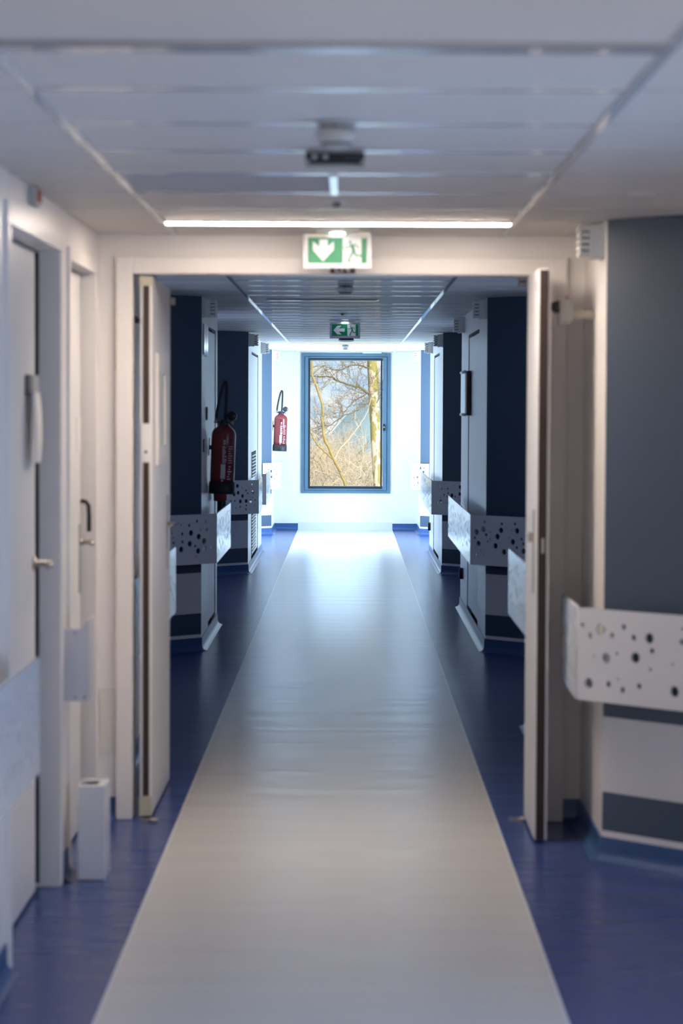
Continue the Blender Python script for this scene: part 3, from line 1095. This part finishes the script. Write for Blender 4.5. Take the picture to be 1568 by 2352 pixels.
def exit_sign(loc, label, H, arrow, tape):
    """loc: top centre at the ceiling; the sign hangs below, facing -y"""
    r = thing('exit_sign', loc, label, 'exit sign', 'green running-man exit signs')
    w = .254
    T = -.012
    f = lambda a, b, t: (a - w / 2, t, T - H + b)
    m = MB()
    for a0, a1, b0, b1 in ((0, .016, 0, H), (w - .016, w, 0, H), (.016, w - .016, 0, .018), (.016, w - .016, H - .014, H)):
        m.prism([(a0, b0), (a1, b0), (a1, b1), (a0, b1)], f, -.012, .010)
    obj('frame', m, SIGNF, r, world=False, bevel=.002)
    G0, G1 = .020, H - .016
    m = MB(); m.prism([(.0165, .0185), (w - .0165, .0185), (w - .0165, H - .0145), (.0165, H - .0145)], f, -.006, .006)
    obj('green_panel', m, GREEN, r, world=False)
    m = MB(); m.prism([(.147, .0187), (.216, .0187), (.216, H - .0147), (.147, H - .0147)], f, -.0075, -.0062)
    obj('white_doorway', m, SIGNW, r, world=False)
    cz = (G0 + G1) / 2
    m = MB()
    if arrow == 'down':
        q = [(-.038, .036), (-.038, .003), (0, -.042), (.040, .003), (.040, .036), (.017, .014), (.017, .044), (-.014, .044), (-.014, .014)]
        q = [(.073 + a, cz + b * .95) for a, b in q]
    else:
        q = [(-.047, 0), (-.015, .037), (.018, .037), (-.004, .013), (.046, .014), (.046, -.013), (-.004, -.011), (.020, -.036), (-.015, -.036)]
        q = [(.078 + a, cz + b) for a, b in q]
    me = curve_mesh([q], .0013, 'arrow')
    me.transform(Matrix(((1, 0, 0, -w / 2), (0, 0, -1, -.0072), (0, 1, 0, T - H), (0, 0, 0, 1))))
    obj('arrow', me, SIGNW, r, world=False)
    # running figure
    k = (G1 - G0) / .100
    P = lambda a, b: (.147 + a, G0 + b * k)
    m = MB()
    m.prism([(P(.027, .085)[0] + .0056 * math.cos(t * PI / 8), P(.027, .085)[1] + .0056 * math.sin(t * PI / 8)) for t in range(16)], f, -.0089, -.0077)
    m.prism([P(.026, .076), P(.041, .076), P(.046, .050), P(.036, .046)], f, -.0089, -.0077)
    L2 = [[P(.028, .073), P(.018, .060), P(.003, .062)], [P(.039, .074), P(.050, .073), P(.060, .060)]]
    m2 = MB(); strokes(m2, L2, .0045, -.0089, -.0077)
    L3 = [[P(.042, .050), P(.049, .030), P(.069, .029), P(.076, .026)], [P(.040, .050), P(.031, .030), P(.021, .008), P(.027, .004)]]
    strokes(m2, L3, .0072, -.0089, -.0077)
    m.add([(a + w / 2, y, b - T + H) for a, y, b in []], [])
    b0 = len(m.v)
    m.v += [(a - w / 2, y, T - H + b) for a, y, b in m2.v]
    m.f += [[i + b0 for i in ff] for ff in m2.f]
    m.mi += [0] * len(m2.f)
    m.smooth += [False] * len(m2.f)
    obj('running_figure', m, GREEN, r, world=False)
    # lamp base on the ceiling
    m = MB(); m.lathe([(0, 0), (.080, 0), (.078, -.006), (.050, -.012), (0, -.012)], (0, .0, 0), 30)
    obj('ceiling_base', m, WPLAST, r, world=False)
    m = MB(); m.lathe([(0, -.0122), (.030, -.0122), (.022, -.018), (0, -.020)], (0, -.040, 0), 20)
    obj('led_lens', m, LED, r, world=False)
    if tape:
        m = MB()
        P2 = [(.008, H - .006), (.080, H - .008), (.115, H - .010), (.165, H - .004), (.200, H + .003), (.248, H + .002)]
        strokes(m, [P2], .009, 0, 0.0022)
        m.v = [(a - w / 2, y - .0145, T - H + b) for a, y, b in m.v]
        obj('tape_strip', m, mat('cream_tape', (.80, .76, .66), .5), r, world=False)
    else:
        m = MB()
        m.prism([(.055, H - .012), (.200, H - .012), (.200, H + .004), (.055, H + .004)], f, -.0150, -.0125)
        obj('tape_strip', m, WPLAST, r, world=False)
    return r


exit_sign((-.044, 9.11, ZN), 'nearer exit sign with white arrow pointing down, in front of the door head', .128, 'down', True)
exit_sign((-.032, 20.3, ZF), 'farther exit sign with white arrow pointing left, over the dark corridor', .130, 'left', False)

# dark plate with letters on the door head
root = thing('lettered_plate', (-.025, 9.30, 2.126), 'small dark plate with pale letters half hidden below the near exit sign', 'plate')
m = MB(); m.box(-.073, .023, 9.293, 9.2995, 2.113, 2.150); obj('plate', m, mat('plate_dark', (.06, .06, .07), .5), root)
tc_ = bpy.data.curves.new('letters', 'FONT')
tc_.body = 'EN'; tc_.size = .045; tc_.extrude = .0006; tc_.align_x = 'CENTER'
to_ = bpy.data.objects.new('letters', tc_); COL.objects.link(to_)
tme = bpy.data.meshes.new_from_object(to_.evaluated_get(bpy.context.evaluated_depsgraph_get()))
bpy.data.objects.remove(to_)
tme.transform(Matrix(((1.1, 0, 0, -.026), (0, 0, -1, 9.2925), (0, 1, 0, 2.117), (0, 0, 0, 1))))
obj('letters', tme, LABELW, root)

# ------------------------------------------------------------------ small things around the near door
# alarm indicator
root = thing('alarm_indicator', (XL, 7.36, 2.24), 'small grey wall box with a red lens, high on the left wall', 'alarm indicator')
m = MB(); m.box(XL, XL + .022, 7.28, 7.40, 2.205, 2.262); obj('housing', m, GREYP, root, bevel=.003)
m = MB(); m.box(XL + .022, XL + .030, 7.32, 7.38, 2.215, 2.252); obj('lens', m, REDL, root, bevel=.004)

# document holder on the left door
root = thing('document_holder', (-1.02, 7.72, 1.66), 'paper sheets in a dark clip holder on the near left door', 'document holder')
m = MB(); m.box(-1.020, -1.008, 7.63, 7.70, 1.635, 1.70); obj('clip', m, mat('clip_grey', (.10, .10, .10), .5), root, bevel=.002)
m = MB(); m.box(-1.020, -1.005, 7.705, 7.86, 1.635, 1.70); obj('plate', m, GREYP, root, bevel=.002)
m = MB()
rows = []
for i in range(13):
    t = i / 12
    rows.append((-1.003 + .010 * math.sin(t * 2.2) * (1 - .25 * t), 1.645 - .225 * t))
vs, fs = [], []
for i_, (x, z) in enumerate(rows):
    t_ = i_ / 12
    for y in (7.62, 7.74, 7.85 - .03 * t_ * t_):
        for dx in (0, .003):
            vs.append((x + dx + (.006 if y < 7.7 else 0), y, z + (.0 if y < 7.9 else .004)))
for i in range(12):
    for j in range(2):
        a = i * 6 + j * 2
        fs += [(a, a + 2, a + 8, a + 6), (a + 1, a + 7, a + 9, a + 3)]
    fs += [(i * 6, i * 6 + 6, i * 6 + 7, i * 6 + 1), (i * 6 + 4, i * 6 + 5, i * 6 + 11, i * 6 + 10)]
m.add(vs, fs, None, True)
obj('paper_sheets', m, PAPER, root)

# end plate of a bumper between the two left doors
root = thing('guard_end_plate', (XL, 8.12, .61), 'lilac grey metal end plate with screws between the two left doors', 'metal plate')
me = curve_mesh([[(-.952, .608), (-.870, .608), (-.870, .884), (-.897, .852), (-.952, .852)]] + [circ(a, b, .0045, 12) for a, b in ((-.915, .838), (-.915, .622), (-.884, .622))], .004)
me.transform(Matrix(((1, 0, 0, 0), (0, 0, -1, 8.10), (0, 1, 0, 0), (0, 0, 0, 1))))
fplate = obj('face_plate', me, mat('lilac_grey_metal', (.62, .61, .66), .4), root)
m = MB(); m.box(-.873, -.869, 8.103, 8.27, .608, .884); obj('side_return', m, PLATE, root)
m = MB(); m.box(XL + .013, -.874, 8.115, 8.155, .70, .74); obj('bracket', m, GREYP, root)
for a, b in ((-.915, .838), (-.915, .622), (-.884, .622)):
    m = MB(); m.lathe([(0, 0), (.0042, 0), (.0042, .004), (0, .004)], (a, 8.0985, b), 12, axis='y')
    obj('screw', m, mat('dull_metal', (.22, .22, .22), .4), fplate)

# white hollow box on the floor
root = thing('floor_box', (-.86, 8.2, 0), 'white hollow metal box standing on the floor by the left doors', 'metal box')
x0, x1, y0, y1, t = -.908, -.815, 8.11, 8.275, .006
m = MB()
m.box(x0, x1, y0, y0 + t, .001, .32); m.box(x0, x1, y1 - t, y1, .001, .32)
m.box(x0, x0 + t, y0 + t, y1 - t, .001, .32); m.box(x1 - t, x1, y0 + t, y1 - t, .001, .32)
obj('shell', m, PANEL, root, bevel=.002)
m = MB(); ring_y = .028
m.box(x0 + t, x1 - t, y0 + t, y0 + t + ring_y, .314, .319); m.box(x0 + t, x1 - t, y1 - t - ring_y, y1 - t, .314, .319)
m.box(x1 - t - .022, x1 - t, y0 + t + ring_y, y1 - t - ring_y, .314, .319)
obj('top_rim', m, PANEL, root)
m = MB(); m.box(x0 + t + .001, x1 - t - .001, y0 + t + .001, y1 - t - .001, .27, .275); obj('inner_floor', m, GREYP, root)

# magnetic holder on the right
root = thing('door_magnet', (XR, 8.96, 1.95), 'grey magnetic door holder with black disc on the right wall', 'door holder')
m = MB(); m.box(.800, XR, 8.945, 8.975, 1.931, 1.963); obj('arm', m, CREAM, root, bevel=.002)
m = MB(); m.box(.782, .822, 8.935, 8.985, 1.914, 2.005); obj('housing', m, GREYP, root, bevel=.004)
m = MB(); m.box(.776, .782, 8.932, 8.988, 1.905, 2.008); obj('plate', m, STEEL, root, bevel=.002)
m = MB(); m.lathe([(0, 0), (.006, .001), (.016, .010), (.022, .024), (.024, .038), (0, .038)], (.738, 8.96, 1.975), 22, axis='x'); obj('magnet_disc', m, BLACK, root)
m = MB(); m.lathe([(0, 0), (.006, 0), (.006, .006), (0, .008)], (.805, 8.95, 2.005), 12); obj('button', m, REDL, root)
# black magnet block behind the left leaf
m = MB(); m.box(-.835, -.805, 9.90, 9.94, 1.93, 1.975); m.box(XL, -.835, 9.905, 9.935, 1.94, 1.965, GREYP) if False else None
root = thing('door_magnet', (XL, 9.92, 1.95), 'black magnet block in the gap behind the left door leaf', 'door holder')
obj('magnet_block', m, BLACK, root, bevel=.003)
m = MB(); m.box(XL, -.835, 9.905, 9.935, 1.94, 1.965); obj('arm', m, GREYP, root)

# ------------------------------------------------------------------ things on the piers
# notice board
root = thing('notice_board', (XR, 18.3, 1.71), 'glossy white notice board in a dark frame on the right wall', 'notice board')
m = MB(); m.box(.878, XR, 17.97, 18.66, 1.545, 1.875); obj('back_frame', m, BLACK, root, bevel=.003)
m = MB(); m.box(.864, .878, 17.985, 18.645, 1.56, 1.86); obj('board', m, mat('board_gloss', (.92, .93, .95), .34, metal=1.0), root, bevel=.003)
m = MB(); m.tube([(.866, 18.65, 1.55), (.866, 17.98, 1.55)], .011, 10); m.tube([(.866, 18.65, 1.87), (.866, 17.98, 1.87)], .011, 10)
obj('rail', m, WPLAST, root)

# clear sign plates
for k, (a, b) in enumerate(((15.98, 16.17), (16.21, 16.40))):
    m = MB(); m.box(XL + .001, XL + .010, a, b, 1.945 - .01 * k, 2.15 - .01 * k)
    tag(obj('sign_plate', m, CLEAR, bevel=.002), ('left' if k == 0 else 'right') + ' one of two shiny upright sign plates on the left pier above the extinguisher', 'sign plate', 'clear sign plates')

# switches
for ya, za, zb, lab in ((16.38, 1.51, 1.60, 'higher narrow wall switch left of the extinguisher hose'), (16.05, 1.30, 1.385, 'lower narrow wall switch left of the dark extinguisher')):
    r = thing('wall_switch', (XL, ya, za), lab, 'switch', 'wall switches on the left pier')
    m = MB(); m.box(XL, XL + .008, ya - .04, ya + .04, za, zb); sp_ = obj('plate', m, BLACK, r, bevel=.002)
    m = MB(); m.box(XL + .008, XL + .013, ya - .03, ya + .03, za + .01, za + .035); m.box(XL + .008, XL + .013, ya - .03, ya + .03, za + .042, zb - .008); obj('rocker', m, WPLAST, sp_, bevel=.002)

# dark sockets low on the right piers
for y, lab in ((18.98, 'dark oval stop low on the right pier under the notice board'), (26.5, 'dark oval stop low on the second right pier')):
    m = MB(); m.prism([(.030 * math.cos(a * PI / 8), .045 * math.sin(a * PI / 8)) for a in range(16)], lambda a, b, t, yy=y: (t, yy + a, .30 + b), XR - .030, XR)
    tag(obj('door_stop', m, RUBBER, bevel=.004), lab, 'door stop', 'dark rubber stops')

# fire extinguishers
def extinguisher():
    r = thing('fire_extinguisher', (-.868, 16.58, 1.005), 'dark red fire extinguisher in shadow on the first left pier', 'fire extinguisher', 'fire extinguishers on the left wall')
    R = .083
    m = MB(); m.lathe([(0, .055), (R, .055), (R, .405), (R - .004, .425), (R - .016, .445), (R - .036, .458), (.040, .466), (.030, .475), (0, .475)], n=40)
    obj('cylinder', m, RED, r, world=False)
    m = MB(); m.lathe([(0, .0), (R + .002, .0), (R + .006, .006), (R + .005, .080), (R - .001, .082)], n=40)
    obj('foot_ring', m, RUBBER, r, world=False)
    m = MB(); m.lathe([(.030, .474), (.034, .474), (.034, .488), (.024, .492), (.024, .510), (0, .510)], n=20)
    m.box(-.060, .052, -.014, .014, .484, .502)
    v = obj('valve', m, mat('dark_metal', (.08, .08, .09), .35, metal=.7), r, world=False, bevel=.002)
    m = MB(); m.lathe([(0, -.018), (.030, -.018), (.033, -.012), (.033, .012), (.030, .018), (0, .020)], (.052, 0, .535), 22, axis='y')
    obj('knob', m, mat('knob_grey', (.03, .03, .035), .25), v, world=False)
    m = MB(); m.lathe([(0, -.010), (.012, -.010), (.012, .010), (0, .010)], (.055, -.012, .488), 14, axis='y')
    m.lathe([(0, -.010), (.010, -.010), (.010, .010), (0, .010)], (-.058, -.012, .492), 14, axis='y')
    obj('gauge', m, STEEL, v, world=False)
    key = [(-.054, .500), (-.050, .56), (-.036, .65), (-.020, .725), (-.010, .757), (-.001, .766), (.007, .755), (.010, .72), (.010, .62), (.008, .51)]
    pts = []
    for i in range(len(key) - 1):
        for q in range(4):
            t = q / 4
            p0, p1, p2, p3 = key[max(i - 1, 0)], key[i], key[i + 1], key[min(i + 2, len(key) - 1)]
            pts.append(tuple([.5 * (2 * b + (c - a) * t + (2 * a - 5 * b + 4 * c - d_) * t * t + (3 * b - a - 3 * c + d_) * t ** 3) for a, b, c, d_ in zip(p0, p1, p2, p3)]))
    pts.append(key[-1])
    pts = [(a, -.01, b) for a, b in pts]
    m = MB(); m.tube(pts, .0110, 10)
    hose = obj('hose', m, RUBBER, r, world=False)
    m = MB(); m.lathe([(0, 0), (.012, 0), (.010, .03), (0, .032)], (-.054, -.01, .495), 12); obj('nozzle', m, STEEL, hose, world=False)
    # printed labels on the side facing down the corridor
    def patch(mb, a0, a1, z0, z1, rr=R + .0012):
        n = max(2, int((a1 - a0) / .12) + 1)
        vs, fs = [], []
        for i in range(n + 1):
            a = a0 + (a1 - a0) * i / n
            for q in (rr - .002, rr):
                for z in (z0, z1):
                    vs.append((q * math.cos(a), q * math.sin(a), z))
        for i in range(n):
            b, e = i * 4, i * 4 + 4
            fs += [(b + 2, e + 2, e + 3, b + 3), (b, b + 1, e + 1, e), (b + 1, b + 3, e + 3, e + 1), (b, e, e + 2, b + 2)]
        fs += [(0, 2, 3, 1), (n * 4, n * 4 + 1, n * 4 + 3, n * 4 + 2)]
        mb.add(vs, fs, None, True)
    rnd = random.Random(5)
    c = -PI / 2
    m = MB(); patch(m, c - .10, c + .28, .105, .205); patch(m, c + .05, c + .22, .340, .370)
    lf = obj('label_field', m, LABELW, r, world=False)
    m, m2 = MB(), MB()
    for k in range(15):
        z = .212 + k * .008
        patch(m, c - .02, c - .02 + rnd.uniform(.15, .40), z, z + .0045)
        if k % 2 == 0:
            patch(m2, c + .50, c + .50 + rnd.uniform(.2, .42), z, z + .005)
    for k in range(6):
        patch(m2, c + .46 + rnd.uniform(0, .1), c + .66 + rnd.uniform(0, .2), .100 + k * .017, .108 + k * .017)
    patch(m, c - .02, c + .12, .086, .099)
    obj('label_text', m, LABELW, lf, world=False)
    obj('label_marks', m2, LABELW, lf, world=False)
    m = MB(); patch(m, c + .10, c + .17, .348, .362, R + .0022); obj('emblem', m, RED, lf, world=False)
    # wall bracket
    m = MB(); m.box(-.098, -.080, -.015, .015, .30, .33); m.box(-.100, -.094, -.020, .020, .26, .38)
    obj('wall_bracket', m, mat('dark_metal', (.08, .08, .09), .35), r, world=False)
    return r


ex = extinguisher()
ex.rotation_euler = (0, math.radians(2.0), 0)
ex2 = dup(ex, (-.872, 30.75, 1.042), 'bright red fire extinguisher on the white wall left of the end window')
# second low cylinder hanging behind the near extinguisher
root = thing('wall_canister', (XL + .05, 17.15, .94), 'small dark red canister with black strap just below the nearer extinguisher', 'canister')
m = MB(); m.lathe([(0, 0), (.040, 0), (.048, .006), (.048, .12), (0, .12)], (-.910, 17.2, .93), 24); obj('body', m, RED, root)
m = MB(); m.box(-.925, -.897, 17.19, 17.21, .84, .932); obj('strap', m, RUBBER, root)

# ------------------------------------------------------------------ outside the end window
def bark_mat(name, c1, c2, scale, thr, sz=1.0):
    m = bpy.data.materials.new(name)
    m.use_nodes = True
    n, l = m.node_tree.nodes, m.node_tree.links
    p = n['Principled BSDF']
    p.inputs['Roughness'].default_value = .85
    p.inputs['Specular IOR Level'].default_value = .15
    tc = n.new('ShaderNodeTexCoord')
    mp = n.new('ShaderNodeMapping'); mp.inputs['Scale'].default_value = (1, 1, sz)
    l.new(tc.outputs['Object'], mp.inputs['Vector'])
    t = n.new('ShaderNodeTexNoise'); t.inputs['Scale'].default_value = scale; t.inputs['Detail'].default_value = 2.5
    l.new(mp.outputs['Vector'], t.inputs['Vector'])
    r = n.new('ShaderNodeValToRGB')
    r.color_ramp.interpolation = 'CONSTANT'
    r.color_ramp.elements[0].color = (*c1, 1)
    r.color_ramp.elements[1].position = thr
    r.color_ramp.elements[1].color = (*c2, 1)
    l.new(t.outputs['Fac'], r.inputs['Fac'])
    l.new(r.outputs['Color'], p.inputs['Base Color'])
    return m


BARK1 = bark_mat('plane_tree_bark', (.42, .36, .12), (.88, .70, .50), 8.5, .50, .42)
BARK2 = mat('ochre_bark', (.42, .32, .12), .85, spec=.1, noise=.25, nscale=25)
BARK3 = mat('grey_olive_bark', (.20, .18, .11), .9, spec=.1, noise=.3, nscale=20)
BARK4 = mat('pale_stem_bark', (.80, .62, .44), .9, spec=.1, noise=.2, nscale=15)
TWIG = mat('twig_brown', (.30, .25, .15), .9, spec=.1)
TAN = mat('tan_twigs', (.60, .51, .38), .9, spec=.1, noise=.3, nscale=6)
HILL = mat('hill_painted_haze', (.44, .62, .70), 1.0, spec=0, noise=.10, nscale=.12)  # aerial haze painted into the pale blue base colour
BANK = mat('dry_grass_bank', (.56, .54, .46), 1.0, spec=0, noise=.25, nscale=3.0)


def sm(pts, n=4, jit=0.0, rnd=None):
    """smooth a path of 3D points"""
    P = [Vector(p) for p in pts]
    out = []
    for i in range(len(P) - 1):
        a, b, c, d_ = P[max(i - 1, 0)], P[i], P[i + 1], P[min(i + 2, len(P) - 1)]
        for k in range(n):
            t = k / n
            q = 0.5 * ((2 * b) + (c - a) * t + (2 * a - 5 * b + 4 * c - d_) * t * t + (3 * b - a - 3 * c + d_) * t ** 3)
            if rnd:
                q += Vector((rnd.uniform(-jit, jit), 0, rnd.uniform(-jit, jit)))
            out.append(q)
    out.append(P[-1])
    return out


def lin(a, b, n):
    return [a + (b - a) * i / (n - 1) for i in range(n)]


def twigs(mb, base, d, length, rad, depth, rnd, m=None):
    n = 5
    p = Vector(base)
    pts = [p.copy()]
    d = Vector(d).normalized()
    for i in range(n):
        d = (d + Vector((rnd.uniform(-.35, .35), rnd.uniform(-.25, .25), rnd.uniform(-.28, .34)))).normalized()
        p = p + d * (length / n)
        pts.append(p.copy())
    mb.tube(pts, lin(rad, rad * .35, n + 1), 4, m, cap=False)
    if depth > 0:
        for i in range(1, n + 1):
            for s in range(rnd.choice((1, 1, 2))):
                dd = (d + Vector((rnd.uniform(-1, 1), rnd.uniform(-.5, .5), rnd.uniform(-.8, .9)))).normalized()
                twigs(mb, pts[i], dd, length * rnd.uniform(.4, .7), rad * .55, depth - 1, rnd, m)


def P3(pts, y, jy=0.0):
    k = y / 38.0
    return [(x * k, y + jy * i, 1.6 + (z - 1.6) * k) for i, (x, z) in enumerate(pts)]


YT, YO = 40.5, 36.4
# plane tree
root = thing('plane_tree', (.52, YT, -5), 'plane tree with patchy olive and cream bark at the right side of the end window', 'tree')
tp = [(.56, -5), (.53, -2), (.500, -.5), (.470, .36), (.456, .60), (.431, .99), (.418, 1.32), (.400, 1.67), (.388, 2.02), (.373, 2.35), (.36, 3.0), (.34, 4.5), (.40, 6.5)]
m = MB(); m.tube(sm(P3(tp, YT), 3), lin(.036, .036, 1) + [], 16) if False else None
pth = sm(P3(tp, YT), 4)
m = MB()
rad = []
for q in pth:
    z = q.z
    rad.append(.18 - .02 * (z + 5) if z < 0 else max(.03, .0375 + .085 * max(0, 1 - 0) * 0 + .018 * (z / 2.35) + .036 if z < 2.4 else .10 - .012 * (z - 2.4)))
m.tube(pth, rad, 20)
obj('trunk', m, BARK1, root)
rnd = random.Random(12)
BR = [([(.34, 1.80), (.297, 1.827), (.222, 1.893), (.122, 1.933), (-.126, 1.999), (-.309, 2.08), (-.508, 2.08), (-.75, 2.12)], .023),
      ([(.36, 1.86), (.297, 1.827), (.173, 1.752), (.074, 1.685), (-.009, 1.602), (-.091, 1.486), (-.206, 1.32), (-.30, 1.22)], .013),
      ([(.37, 1.70), (.306, 1.67), (.091, 1.536), (-.074, 1.469), (-.306, 1.319), (-.389, 1.319), (-.62, 1.25)], .013),
      ([(.36, 2.20), (.22, 2.248), (.055, 2.264), (-.111, 2.197), (-.227, 2.18), (-.376, 2.246), (-.574, 2.228)], .014),
      ([(.40, 1.55), (.47, 1.75), (.56, 1.92), (.70, 2.0)], .010),
      ([(.36, 2.35), (.30, 2.42), (.10, 2.50), (-.20, 2.62), (-.6, 2.7)], .016)]
tw = MB()
for pts, r in BR:
    P_ = sm(P3(pts, YT - .05, -.03), 5, .010, rnd)
    m = MB(); m.tube(P_, lin(r, r * .4, len(P_)), 8)
    obj('branch', m, BARK3, root)
    for i in range(3, len(P_)):
        for s in range(rnd.choice((0, 1, 1, 1))):
            dd = Vector((rnd.uniform(-1, .3), rnd.uniform(-.5, .5), rnd.uniform(-.8, 1)))
            twigs(tw, P_[i], dd, rnd.uniform(.2, .42), .0046, 2 if rnd.random() < .6 else 1, rnd)
o = obj('twigs', tw, TWIG, root); o['kind'] = 'stuff'

# leaning ochre tree
root = thing('young_tree', (.05, YO, -5), 'forked young tree with ochre yellow bark on the left side of the window view', 'tree')
oc = [(.25, -5), (.15, -2), (.03, 0), (-.036, .359), (-.129, .607), (-.221, .773), (-.304, .971), (-.371, 1.12), (-.409, 1.418), (-.406, 1.6), (-.474, 1.848), (-.541, 2.03), (-.574, 2.112), (-.582, 2.344), (-.6, 3.2), (-.5, 4.5)]
P_ = sm(P3(oc, YO), 4, .006, rnd)
m = MB(); m.tube(P_, lin(.029, .014, len(P_)), 10); obj('trunk', m, BARK2, root)
P_ = sm(P3([(-.221, .773), (-.37, .905), (-.504, 1.045), (-.587, 1.202), (-.66, 1.5)], YO), 4, .008, rnd)
m = MB(); m.tube(P_, lin(.018, .010, len(P_)), 8); obj('branch', m, BARK2, root)
P_ = sm(P3([(-.215, .78), (-.138, .939), (.01, 1.105), (.175, 1.321), (.29, 1.521), (.36, 1.75)], YO, -.02), 4, .008, rnd)
m = MB(); m.tube(P_, lin(.012, .005, len(P_)), 8); obj('branch', m, BARK4, root)
tw = MB()
for P_, a in (((sm(P3(oc, YO), 4)), 0),):
    for q in P_:
        if -.5 < q.z < 3:
            for s in range(rnd.choice((0, 1, 1))):
                twigs(tw, q, Vector((rnd.uniform(-1, 1), rnd.uniform(-.5, .3), rnd.uniform(-.2, 1))), rnd.uniform(.2, .4), .0042, 1, rnd)
o = obj('twigs', tw, TAN, root); o['kind'] = 'stuff'

# thicket of bare stems
tw = MB()
for i in range(230):
    y = rnd.uniform(43.5, 52)
    x = rnd.uniform(-.95, .85)
    z = rnd.uniform(-1.0, .55)
    twigs(tw, (x, y, z), Vector((rnd.uniform(-.9, .9), rnd.uniform(-.3, .3), rnd.uniform(.15, 1))), rnd.uniform(.3, .75), rnd.uniform(.004, .009), 2, rnd, rnd.choice((TAN, TAN, BARK4, TWIG)))
for i in range(60):
    y = rnd.uniform(43, 45)
    x = rnd.uniform(-.9, .8)
    twigs(tw, (x, y, rnd.uniform(-.6, .5)), Vector((rnd.uniform(-1, 1), 0, rnd.uniform(.2, 1))), rnd.uniform(.6, 1.2), rnd.uniform(.006, .010), 1, rnd, rnd.choice((TAN, BARK4)))
o = obj('thicket', tw); o['kind'] = 'stuff'; tag(o, 'tangle of bare tan stems and twigs low in the window view', 'thicket')

# dry bank, hills, ground
def ridge(name, y, prof, depth, zlow, m, jitter, seed):
    rr = random.Random(seed)
    mb = MB()
    vs, fs = [], []
    n = 60
    x0, x1 = prof[0][0], prof[-1][0]
    for i in range(n + 1):
        x = x0 + (x1 - x0) * i / n
        for (a, b), (c, d_) in zip(prof, prof[1:]):
            if a <= x <= c:
                z = b + (d_ - b) * (x - a) / (c - a)
        z += rr.uniform(-jitter, jitter)
        vs += [(x, y - depth, zlow), (x, y - depth * .35, zlow + (z - zlow) * .7 + rr.uniform(-jitter, jitter)), (x, y, z), (x, y + depth, zlow)]
    for i in range(n):
        for k in range(3):
            a = i * 4 + k
            fs.append((a, a + 4, a + 5, a + 1))
    mb.add(vs, fs, None, True)
    return obj(name, mb, m)


tag(ridge('grass_bank', 75, [(-20, .4), (-1, .15), (.3, .05), (1.2, .25), (20, .6)], 12, -8, BANK, .12, 3), 'dry tan bank behind the thicket outside the window', 'bank')
tag(ridge('hill', 420, [(-160, -22), (-14, -9), (-7, -7), (-2, -3), (1.5, 3.5), (6, 6.5), (14, 12), (160, 50)], 90, -60, HILL, 1.0, 4), 'hazy blue hill rising to the right behind the trees', 'hill')
g = MB(); g.quad((-500, 33, -8.2), (500, 33, -8.2), (500, 2000, -60), (-500, 2000, -60), BANK)
o = obj('ground', g); o['kind'] = 'structure'
